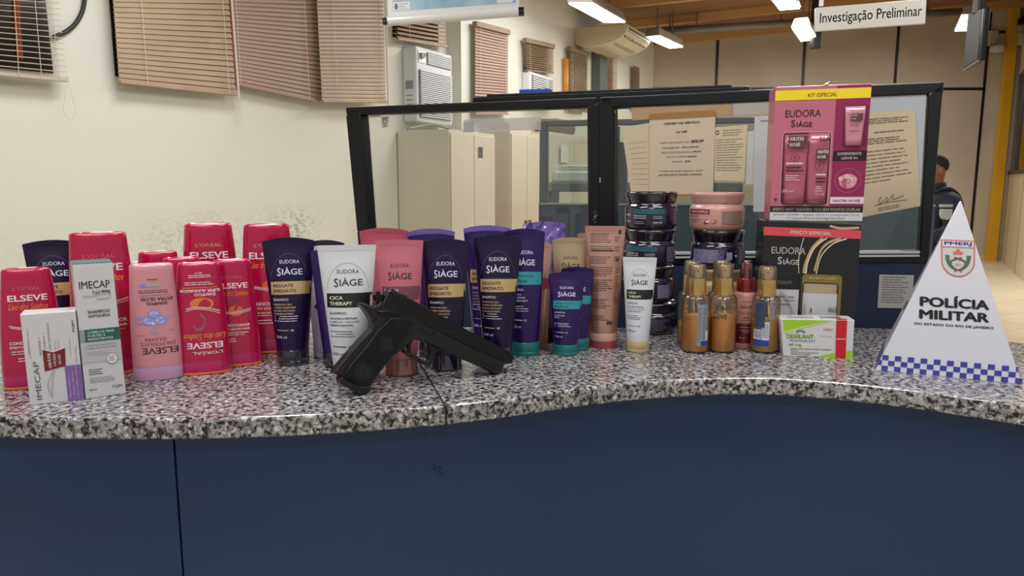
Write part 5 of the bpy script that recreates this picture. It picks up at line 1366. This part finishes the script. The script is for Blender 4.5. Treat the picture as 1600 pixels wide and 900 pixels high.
# lettering in photo pixels on the face, sloping like the card
def sk(u, v): return pm(u, v-(u-1490)*.06)
def P_(c, t, x0, x1, y0, y1, **k):
    s_ = Print(sk); s_.text(c, t, (x0+x1)/2, -(y0+y1)/2, x1-x0, y1-y0, **k)
    for kk, mb in s_.d.items(): p.layer(kk).add(mb.v, mb.f)
P_('#1c1c20', 'POLÍCIA', 1437, 1546, 462.3, 481.5, bold=.05); P_('#1c1c20', 'MILITAR', 1436, 1546, 486, 501, bold=.05); P_('#1c1c20', 'DO ESTADO DO RIO DE JANEIRO', 1429, 1552.5, 507, 512, bold=.03)
# crest
s_ = Print(lambda u, v: pm(u, v-(u-1497)*.045))
def shield(k):
    x0, x1, y0 = 1497-26.5*k, 1497+26.5*k, -375-(1-k)*24
    pts = [(x0, y0), (x1, y0)]
    for i in range(13):
        an = R(180*i/12); pts.append((1497+26.5*k*math.cos(an)*(1), -408-25*k*math.sin(an)))
    return pts
s_.poly('#c4605c', shield(1.0))
for kk, mb in list(s_.d.items()): p.layer(kk).add(mb.v, mb.f)
s2 = Print(lambda u, v: pxmap(a_, fn, .0010)(u, v-(u-1497)*.045))
s2.poly('#b9bcbf', shield(.92))
s2.rect('#c9c5d0', 1472.7, -385.5, 1521.3, -377)
for kk, mb in list(s2.d.items()): p.layer(kk).add(mb.v, mb.f)
s3 = Print(lambda u, v: pxmap(a_, fn, .0014)(u, v-(u-1497)*.045))
s3.text('#3a3aa8', 'PMERJ', 1497, -381.2, 43, 6.6, bold=.03); s3.rect('#c4605c', 1472.7, -387, 1521.3, -385.6)
s3.poly('#c25b50', [(1490, -398), (1489, -392), (1492, -394), (1494.5, -390), (1497, -388.5), (1499.5, -390), (1502, -394), (1505, -392), (1504, -398)])
for sx in (-1, 1):
    s3.stroke('#2f5a3a', [(1497+sx*14, -399), (1497+sx*17, -406), (1497+sx*15, -413), (1497+sx*9, -419), (1497+sx*2, -422)], 2.6)
    for i in range(7):
        t = i/6; x = 1497+sx*(16.5-9*t*t); y = -401-18*t; s3.disc('#2f5a3a', x+sx*1.8, y+1, 2.3, 1.3, 8); s3.disc('#3f6f48', x-sx*1.8, y, 2.0, 1.2, 8)
    s3.stroke('#6f4030', [(1497+sx*12, -413), (1497+sx*10, -408), (1497+sx*3, -405), (1497-sx*6, -402.5)], 2.6)
    s3.stroke('#8a3b35', [(1497+sx*6, -424.5), (1497, -421.5), (1497-sx*6, -419.5)], 1.6)
s3.text('#8f9298', '1809', 1497, -413.5, 9, 4)
for kk, mb in list(s3.d.items()): p.layer(kk).add(mb.v, mb.f)
p.build(pyr, {'#b9bcbf': 'crest', '#c4605c': 'crest', '#2f5a3a': 'crest', '#3f6f48': 'crest'})

# ---------------------------------------------------------------- stacked jars
JP = mat('jar_purple', '#1f1830', .18, coat=.8); JPK = mat('jar_pink', '#c39488', .35, coat=.4)
JLP = mat('jar_lid_purple', '#171322', .15, coat=.9); JLK = mat('jar_lid_pink', '#c2968a', .32, coat=.4); JLB = mat('jar_lid_beige', '#a58f67', .35, .2)
def jar(cx, cy, r, z0, H, body, lid, label, layout=None, cdx=0):
    root = empty('cream_jar', (cx, cy, z0), label, 'jar', 'stacked cream jars')
    class Q: pass
    P = Q(); P.root = root; th = -math.atan2(cx, cy)*.9; cs, sn = math.cos(th), math.sin(th)
    P.w = lambda x, y, z: Vector((cx+x*cs-y*sn, cy+x*sn+y*cs, z0+z))
    prof = [(0, .86), (.015, .90), (.06, .955), (.14, .985), (.25, 1.0), (.5, 1.0), (.575, .99), (.62, .96), (.655, .91), (.675, .88), (.70, .875)]
    loft(P, 'jar_body', [(z*H, k_*r, k_*r) for z, k_ in prof], body, n=56)
    lp = [(.70, .885), (.715, .90), (.78, .925), (.86, .955), (.90, .975), (.925, .985), (.965, .985), (.985, .97), (.9985, .945), (.9985, .90), (.985, .88)]
    loft(P, 'lid', [(z*H, k_*r, k_*r) for z, k_ in lp], lid, n=56)
    if layout:
        pr = Print(lambda u, v: P.w(r*1.006*math.sin(u), -r*1.006*math.cos(u), v*H))
        layout(pr); pr.build(root, NAMES)
    return root
TB2 = '#1f6a70'; NAMES[TB2] = 'label_band'
def jl_teal(sh=0, cut_=False):
    def f(p):
        p.rect(TB2, -.62+sh, .43, .55+sh, .55, 18, 1); p.text('#123540', 'HIDRATAÇÃO MICELAR', -.03+sh, .488, 1.05, .07, bold=.02)
        p.text('#c9c5d2', 'MÁSCARA DE', -.40+sh, .375, .5, .05, bold=.03); p.text('#c9c5d2', 'HIDRATAÇÃO', -.39+sh, .31, .5, .055, bold=.03)
        p.lines('#8f8aa0', -.62+sh, -.2+sh, .22, 2, .05, .018, .2, 2); p.lines('#a9a5b8', .12+sh, .5+sh, .36, 2, .045, .016, .1, 2)
        p.text('#b9b5c8', '4D', .40+sh, .20, .12, .055, bold=.02); p.rect('#b9b5c8', .12+sh, .185, .32+sh, .21, 3, 1)
        p.text('#c9c5d2', 'SIÀGE', -.95+sh, .40, .3, .06, bold=.02); p.text('#c9c5d2', '250 g', -.92+sh, .22, .22, .06, bold=.02)
        p.lines('#8f8aa0', .98+sh, 1.3, .52, 10, .04, .014, .1, 3)
    return f
def jl_back(p):
    BG = '#5c5a7c'; p.rect('#4d4b6b', -1.05, .17, .22, .52, 16, 1); p.lines('#a9a7c4', -1.02, .19, .50, 12, .028, .012, .2, 12)
    p.rect('#8f90a8', .3, .26, .52, .45, 3, 1); p.poly('#c9c5d2', [(.62, .36), (.68, .32), (.74, .36), (.72, .39), (.68, .365), (.64, .39)]); p.text('#c9c5d2', 'Y', .67, .47, .05, .05, bold=.02)
    p.ring('#a9a5b8', .38, .12, .05, .05, .015); p.rect('#a9a5b8', .55, .08, .62, .16, 2, 1)
    p.rect('#4d4b6b', .82, .12, 1.3, .54, 8, 1); p.lines('#9a9a94', .84, 1.28, .52, 13, .03, .012, .2, 6)
def jl_pink(p):
    DR = '#8a1f3f'; NAMES[DR] = 'label_band'
    p.rect(DR, -1.25, .43, -.28, .56, 12, 1); p.text('#d9b9b4', 'FIBRA COMPLEX', -.72, .495, .78, .06, bold=.04); p.text('#6d3a40', 'MÁSCARA', -.92, .375, .4, .04, bold=.03)
    p.lines('#8f5a5c', -1.1, -.6, .29, 2, .055, .018, .3, 4)
    p.poly(DR, [(-.5, .19), (-.42, .30), (-.1, .30), (-.0, .25), (-.1, .19), (-.42, .17)]); p.rect('#e0c8c6', -.42, .215, -.28, .265, 2, 1)
    NAMES['#a08a80'] = 'label_panel'; p.rect('#a08a80', .14, .18, 1.15, .52, 14, 1); p.lines('#5f4d48', .16, 1.12, .50, 12, .028, .011, .15, 10)
g = G(1018, 525, ZC); h_ = Vector((g.x, g.y, 0)).normalized(); rj = 40.5*1.44/F
def stack(px0, by, spec, r_px):
    g = G(px0, by, ZC); h_ = Vector((g.x, g.y, 0)).normalized(); r = r_px*(g+h_*.05-CAM).dot(FWD)/F
    c = g+h_*r; z = ZC+.0002
    for (px, yt, body, lid, lb, lay) in spec:
        X = (px-800)/F*depth(Vector((c.x, c.y, z+.03)))
        zt_ = z_at(X, c.y, yt); Hh = zt_-z
        jar(X, c.y, r, z, Hh-.0004, body, lid, lb, lay); z = zt_
stack(1018, 525, [(1018, 469, JP, JLP, 'dark purple jar at the very bottom of the left jar stack', lambda p: p.lines('#6f6a80', -.5, .8, .5, 8, .045, .016, .3, 10)),
                  (1012, 413, JP, JLP, 'dark purple jar third from the top of the left stack, behind the white tube', lambda p: (p.rect('#4d4b6b', .35, .15, .95, .52, 8, 1), p.lines('#8f8aa0', .37, .93, .5, 10, .035, .014, .2, 8))),
                  (1014, 357, JP, JLP, 'dark purple jar second from the top of the left stack, teal band off centre', jl_teal(-.28)),
                  (1017, 299, JP, JLP, 'dark purple jar on top of the left stack, under clear lid wrap', jl_teal(-.05))], 40)
stack(1121, 526, [(1121, 474, JP, JLP, 'dark jar at the bottom of the right stack behind the gold pumps', None),
                  (1121, 417, mat('jar_beige', '#a8906a', .35), JLB, 'beige jar below the dark one in the right stack, hidden by gold pumps', None),
                  (1121, 358, JP, JLP, 'dark purple jar showing back print, directly under the pink jar', jl_back),
                  (1120, 300, JPK, JLK, 'pink jar with dark red band on top of the right stack', jl_pink)], 41)

# ---------------------------------------------------------------- spray bottles
BG_ = glass_mat('bottle_clear', (.95, .95, .95), base=.03, fres=.35, rough=.03, haze=.02)
LQ = liquid_mat('oil_amber', (1.0, .45, .025), .88); LQ2 = liquid_mat('oil_gold', (.95, .55, .06), .8)
GLD = mat('pump_gold', '#dcb877', .2, .9); GOV = glass_mat('overcap_clear', (.97, .96, .93), base=.04, fres=.35, rough=.04, haze=.06); TUBEM = mat('dip_tube', '#c9a050', .4)
def spray(bx, by, shoulder_y, ctop_y, bw, cw, label, fill=.62, layout=None, liq=LQ, tubex=.25, twostep=True, group='clear oil spray bottles'):
    r = bw/2*G(bx, by, ZC).y/F
    P = Prod('spray_bottle', bx, by, ctop_y, r, label, 'bottle', group)
    r = bw/2*P.mpp; cr = cw/2*P.mpp; H = P.H; zs_ = z_at(P.c.x, P.c.y, shoulder_y)-ZC
    rows = [(0, r*.90, r*.90), (.002, r*.97, r*.97), (.006, r, r), (zs_*.90, r, r), (zs_*.95, r*.97, r*.97), (zs_*.985, r*.85, r*.85), (zs_, cr*.98, cr*.98)]
    loft(P, 'bottle_body', rows, BG_, n=36)
    q = .93; zl = zs_*fill
    loft(P, 'liquid', [(.003, r*.84, r*.84), (.006, r*q, r*q), (zl, r*q, r*q)], liq, n=36)
    MB().tube([P.w(r*tubex*.3, 0, zs_), P.w(r*tubex, -r*.3, zs_*.5), P.w(r*tubex*2.0, -r*.45, .006)], .0016, 8).build('dip_tube', TUBEM, P.root, smooth=True)
    hh = H-zs_
    loft(P, 'pump_collar', [(zs_-.0005, cr, cr), (zs_+hh*.02, cr*1.02, cr*1.02), (zs_+hh*.52, cr*1.0, cr*1.0), (zs_+hh*.56, cr*.97, cr*.97)], GLD, n=32)
    k_ = .72 if twostep else .8
    loft(P, 'pump_head', [(zs_+hh*.56, cr*k_*.98, cr*k_*.98), (zs_+hh*.58, cr*k_, cr*k_), (zs_+hh*.93, cr*k_, cr*k_), (zs_+hh*.97, cr*k_*.93, cr*k_*.93)], GLD, n=32)
    MB().tube([P.w(0, -cr*k_*.9, zs_+hh*.8), P.w(0, -cr*k_*1.04, zs_+hh*.8)], .0016, 8).build('nozzle', mat('nozzle_dark', '#5c4520', .4), P.root)
    loft(P, 'overcap', [(zs_+hh*.56, cr*.99, cr*.99), (zs_+hh*.9, cr*.96, cr*.96), (zs_+hh*.98, cr*.9, cr*.9), (H, cr*.8, cr*.8)], GOV, n=32)
    if layout:
        pr = Print(lambda u, v: P.w(r*1.008*math.sin(u), -r*1.008*math.cos(u), v*zs_)); layout(pr, P, r, zs_); pr.build(P.root, NAMES)
    return P
NAMES['#8d9198'] = 'label_strip'; NAMES['#2b3b9c'] = 'label_strip'; NAMES['#c9cbd0'] = 'label_strip'
def l_strip(p, P, r, z):
    p.rect('#8d9198', -.0+.08, .14, .85, .86, 10, 1); p.rect('#2b3b9c', .38, .14, .98, .225, 8, 1); p.rect('#c9cbd0', .75, .23, .98, .40, 4, 1)
    p.lines('#5a5e66', .12, .42, .80, 24, .026, .010, .4, 3); p.lines('#5a5e66', .5, .8, .80, 22, .026, .010, .4, 3)
def l_dove(p, P, r, z):
    DB = '#22263c'
    p.text(DB, 'Dove', -.28, .665, 1.05, .13, bold=.0, shear=.2)
    p.poly('#6a5a2e', [(-.35, .83), (-.15, .80), (.0, .78), (.1, .82), (.22, .84), (.12, .77), (-.02, .745), (-.15, .765)]); p.disc(DB, -.1, .80, .12, .025)
    p.stroke('#b58a3a', [(-.7, .33), (-.3, .30), (.1, .305), (.4, .31)], .012)
def l_bar(p, P, r, z):
    p.rect('#c9cbd0', -.85, .25, -.28, .42, 6, 1); p.rect('#c9cbd0', -.24, .24, .28, .56, 6, 1); p.rect('#2b3b9c', -.85, .135, .28, .245, 10, 1)
    for i in range(9): p.rect('#3f4a78', -.2+.05*i, .28, -.2+.05*i+random.choice((.015, .025)), .53)
    for i in range(7): p.rect('#3f4a78', -.78+.07*i, .275, -.78+.07*i+.03, .40)
    p.rect('#39415c', -.8, .46, -.05, .88, 8, 1)
spray(1078, 541, 455, 407, 41, 27, 'clear oil spray bottle at the back left, behind the one with a silver strip', fill=.35, group='clear oil spray bottles')
spray(1123, 541, 455, 406, 41, 27, 'clear oil spray bottle standing behind the one with dark script lettering', fill=.6)
spray(1085.5, 553, 460, 413, 42, 26.5, 'clear oil spray bottle with a silver label strip, front left', fill=.64, layout=l_strip)
spray(1127.5, 552.5, 460, 412, 41, 26.5, 'clear oil spray bottle with dark script lettering, second from left in front', fill=.64, layout=l_dove, tubex=.12)
spray(1193, 553, 461, 416, 43, 28, 'clear oil spray bottle with barcode label next to the black gift box', fill=.57, layout=l_bar, liq=LQ2, tubex=.3)
# pink and dark red oil spray
r0 = 17*G(1161, 545, ZC).y/F
P = Prod('spray_bottle', 1161, 545, 407, r0, 'opaque pink and dark red oil spray bottle with a red pump', 'bottle')
r = 17.5*P.mpp; H = P.H; zs_ = z_at(P.c.x, P.c.y, 455)-ZC; zr = z_at(P.c.x, P.c.y, 503)-ZC; zb_ = z_at(P.c.x, P.c.y, 533)-ZC
PKB = mat('oil_pink', '#c08b80', .3, coat=.3); DRD = mat('oil_dark_red', '#5f1220', .25, coat=.4)
loft(P, 'bottle_foot', [(0, r*.92, r*.92), (.003, r, r), (zb_, r, r)], PKB, n=36)
loft(P, 'lower_band', [(zb_, r*1.004, r*1.004), (zr, r*1.004, r*1.004)], DRD, n=36)
loft(P, 'bottle_body', [(zr, r, r), (zs_*.93, r, r), (zs_*.975, r*.93, r*.93), (zs_, r*.78, r*.78)], PKB, n=36)
zc_ = z_at(P.c.x, P.c.y, 434)-ZC
loft(P, 'pump_collar', [(zs_-.0005, r*.76, r*.76), (zs_+.002, r*.8, r*.8), (zc_-.002, r*.8, r*.8), (zc_, r*.74, r*.74)], mat('collar_red', '#6e0f1d', .2, coat=.6), n=32)
loft(P, 'pump_head', [(zc_, r*.42, r*.42), (zc_+(H-zc_)*.8, r*.40, r*.40), (zc_+(H-zc_)*.86, r*.3, r*.3)], mat('pump_rose', '#a04a58', .3), n=24)
loft(P, 'overcap', [(zc_-.001, r*.58, r*.58), (H*.985, r*.53, r*.53), (H, r*.45, r*.45)], glass_mat('overcap_pink', (.85, .62, .66), base=.08, fres=.4, rough=.1), n=28)
pr = Print(lambda u, v: P.w(r*1.012*math.sin(u), -r*1.012*math.cos(u), v*zs_))
pr.text('#5a3a38', 'EUDORA', .05, .84, .7, .035); pr.text('#4a2a2c', 'SIÀGE', .12, .755, 1.0, .075, bold=.02)
for q_ in ((-.55, .46, .55, .468), (-.55, .655, .55, .663)): pr.rect('#5f2026', *q_, 8, 1)
pr.rect('#5f2026', -.55, .46, -.52, .66); pr.text('#5f2026', 'ÓLEO', .1, .565, .55, .055, bold=.03); pr.lines('#5f2026', -.4, .5, .625, 1, .03, .012, .1, 4); pr.lines('#5f2026', -.3, .5, .51, 1, .03, .012, .1, 4)
pr.lines('#c08b80', -.4, .5, .385, 2, .05, .012, .1, 4); pr.lines('#c08b80', -.1, .4, .3, 1, .05, .012, .1, 4); pr.text('#d5a79e', '60 ml', -.2, .2, .45, .03)
pr.build(P.root)

# ---------------------------------------------------------------- pistol
ga = G(560, 615.5, ZC); gb = G(772, 584, ZC); gd = (gb-ga).normalized(); gn = Vector((gd.y, -gd.x, 0))
if gn.dot(CAM-ga) < 0: gn = -gn
lean = R(7); gup = (Vector((0, 0, 1))*math.cos(lean)-gn*math.sin(lean)); gnn = gd.cross(gup)
if gnn.dot(CAM-ga) < 0: gnn = -gnn
gp0 = ga
def gq(px, py, e=0): return PL(px, py, gp0, gnn)+gnn*e
gun = empty('pistol', (ga+gb)/2, 'black semi automatic pistol propped on its grip and muzzle against the tubes', 'pistol')
GB = noisy('gun_black', '#060607', '#0b0b0c', 60, .42, 3, coat=.08); GS = mat('gun_slide', '#060607', .33, .1); GM = mat('gun_edge', '#16171a', .25, .4)
def ext(name, pts, t, m_, bevel=.0012, e=0, parent=gun):
    a0 = [gq(x, y, e+t/2) for x, y in pts]; b0 = [x-gnn*t for x in a0]; n = len(pts)
    return mk(name, a0+b0, [tuple(range(n)), tuple(range(2*n-1, n-1, -1))]+[(i, (i+1) % n, n+(i+1) % n, n+i) for i in range(n)], m_, parent, bevel=bevel, segs=2)
ext('slide', [(602, 455), (606, 452.5), (640, 468), (679, 489.5), (708, 505.5), (750, 527), (792, 549), (797, 553), (797, 562), (792, 567.5), (779, 563), (741, 547), (707, 530), (672, 512.5), (640, 496.5), (618, 487.5), (593, 474)], .0235, GS, .0022)
ext('frame', [(591, 470), (618, 486), (640, 495), (672, 511), (707, 528.5), (741, 545.5), (780, 562), (783.5, 568), (781, 575), (775, 583), (768, 582.5), (749, 572), (721, 561), (708, 553), (691, 546), (680, 542), (668, 536.5), (655, 531.5), (646, 530), (638, 531), (633, 538), (628, 546),
              (619, 549), (609, 557), (594, 576), (581, 593), (577, 601), (560, 603), (530, 586), (524, 585), (517.5, 580.5), (540, 554), (562, 529), (577, 514), (579.5, 507), (577, 499), (568, 484), (559, 475.5), (561, 472), (568, 474), (580, 479), (588, 475.5)], .0215, GB, .0022)
ext('trigger_guard', [(680, 541), (689, 545), (681, 551), (677.5, 557), (674, 567), (669.5, 572.5), (660, 569.5), (651, 564), (640, 558), (628, 550.5), (631, 545), (642, 552), (653, 558), (661, 563.5), (666, 563), (670, 555), (671, 547), (668, 540), (668, 535)], .0085, GB, .0012)
ext('trigger', [(638, 530), (645, 530), (641.5, 537), (640.5, 546), (642.5, 553), (638.5, 552), (636, 545), (636.5, 537)], .006, GM, .0008)
ext('magazine_base', [(530, 586), (560, 602), (577, 600), (573.5, 612), (567, 613.5), (560, 615), (551, 611), (546, 606.5), (529, 598.5), (527.5, 592)], .024, GB, .002)
ext('magazine_foot', [(528.5, 593.5), (545, 600), (548, 606), (536, 604), (529, 601)], .02, mat('mag_grey', '#5b5c60', .4, .4), .002)
ext('hammer', [(590, 476), (585.5, 470), (583, 461), (586, 455.5), (591, 454.5), (594.5, 456), (592, 461), (596, 459), (599, 461), (597, 468), (600, 474)], .008, GM, .001)
ext('rear_sight', [(606, 453), (609, 450.5), (615, 453), (618, 455.5), (622, 458), (628, 460), (633, 461.5), (635.5, 466), (620, 459.5)], .014, GS, .001)
ext('front_sight', [(768, 537.5), (770.5, 536.5), (778, 541.5), (777, 543)], .004, GS, .0005)
# grip panels with fine grooves, both sides
gp_pts = [(606, 496), (622, 496), (632, 500.5), (639, 505), (634, 515), (624, 531), (617, 544), (606, 556), (592, 574), (579, 591), (575, 598), (558, 598), (534, 584), (540, 572), (556, 553), (572, 534), (584, 516)]
NMG = len(gp_pts)
for e in (.0125, -.0125): ext('grip_panel', gp_pts, .0042, GB, .0012, e=e)
gx = Vector((math.cos(R(-41)), math.sin(R(-41)), 0))
mbg = MB()
import itertools
def inside(x, y, pts):
    c_ = False
    for i in range(len(pts)):
        x0, y0 = pts[i]; x1, y1 = pts[i-1]
        if (y0 > y) != (y1 > y) and x < (x1-x0)*(y-y0)/(y1-y0)+x0: c_ = not c_
    return c_
# grooves run along about -28 degrees in the picture; ridges every 2.6 px
dirx, diry = math.cos(R(31)), math.sin(R(31))
for k_ in range(-40, 48):
    ox, oy = 590-diry*2.7*k_, 548+dirx*2.7*k_
    run = [t for t in range(-70, 71) if inside(ox+dirx*t, oy+diry*t, gp_pts) and inside(ox+dirx*t*1.0, oy+diry*t, gp_pts)]
    run = [t for t in run if not (590 < ox+dirx*t < 607 and 527 < oy+diry*t < 546) and not ((ox+dirx*t-563)**2+(oy+diry*t-578)**2 < 150) and (ox+dirx*t-622)**2+(oy+diry*t-506)**2 > 28]
    if not run: continue
    st = run[0]; pv = st
    for t in run[1:]+[9999]:
        if t != pv+1:
            if pv-st > 3:
                p0 = gq(ox+dirx*(st+1.2), oy+diry*(st+1.2), .0147); p1 = gq(ox+dirx*(pv-1.2), oy+diry*(pv-1.2), .0147)
                mbg.tube([p0, p1], .00062, 5)
            st = t
        pv = t
mbg.build('grip_ridges', GM, gun)
c_ = gq(622, 506, .0145)
def screw(px, py, r, e): 
    c_ = gq(px, py, e); mbx = MB(); mbx.tube([c_, c_+gnn*.0016], r, 18); mbx.tube([c_+gnn*.0016, c_+gnn*.002], r*.72, 18); return mbx.build('grip_screw', GM, gun)
screw(622.5, 506, .0042, .0142)
q = Print(lambda u, v: gq(u, -v, .0150))
q.ring('#232427', 563, -578, 6.5, 6.5, 1.2); q.poly('#0a0a0b', [(591, -528), (606, -531), (605, -545), (590, -543)])
q.build(gun, {'#232427': 'grip_emblem', '#0a0a0b': 'grip_emblem'})
# slide details: ejection port, serration groove, safety lever, slide stop, muzzle bushing, underside rail
sl = Print(lambda u, v: gq(u, -v, .0122))
sl.stroke('#222327', [(668, -506), (690, -517), (703, -519), (707, -511), (708, -506)], .8); sl.stroke('#1f2024', [(625, -475), (620, -487)], .7); sl.stroke('#1f2024', [(640, -482), (634, -495)], .7)
for i in range(7): sl.stroke('#1c1d20', [(604+i*2.3, -460-i*1.1), (600+i*2.3, -474-i*1.1)], .6)
sl.build(gun, {'#222327': 'ejection_port', '#1f2024': 'slide_groove', '#1c1d20': 'slide_groove'})
ext('safety_lever', [(585, 486), (600, 484.5), (613, 487), (622, 491.5), (617, 494), (603, 491), (590, 490.5)], .004, GM, .001, e=.0125)
ext('slide_stop', [(655, 510), (668, 515), (680, 522), (678, 525), (664, 520), (654, 514)], .0025, GB, .0008, e=.0115)
c_ = gq(672, 518.5, .0118); MB().tube([c_, c_+gnn*.0018], .0022, 14).build('slide_pin', GM, gun)
ext('rail', [(742, 553), (757, 560), (768, 566), (776, 568), (779, 573), (774, 579), (752, 567), (740, 559)], .0235, GB, .001)
mz0 = gq(795, 557.5); md_ = (gq(798.5, 559.2)-gq(790, 554.8)).normalized()
MB().tube([mz0, mz0+md_*.0045], .0062, 18).build('muzzle', GM, gun)
ext('beavertail', [(561, 473), (570, 476), (581, 481), (588, 489), (584, 497), (579.5, 505), (575, 494), (567, 483.5)], .0245, GB, .002)
ext('backstrap', [(577, 515), (581.5, 519), (560, 541), (541, 563), (525, 583), (518.5, 579.5), (540, 555), (562, 530)], .018, GM, .002)
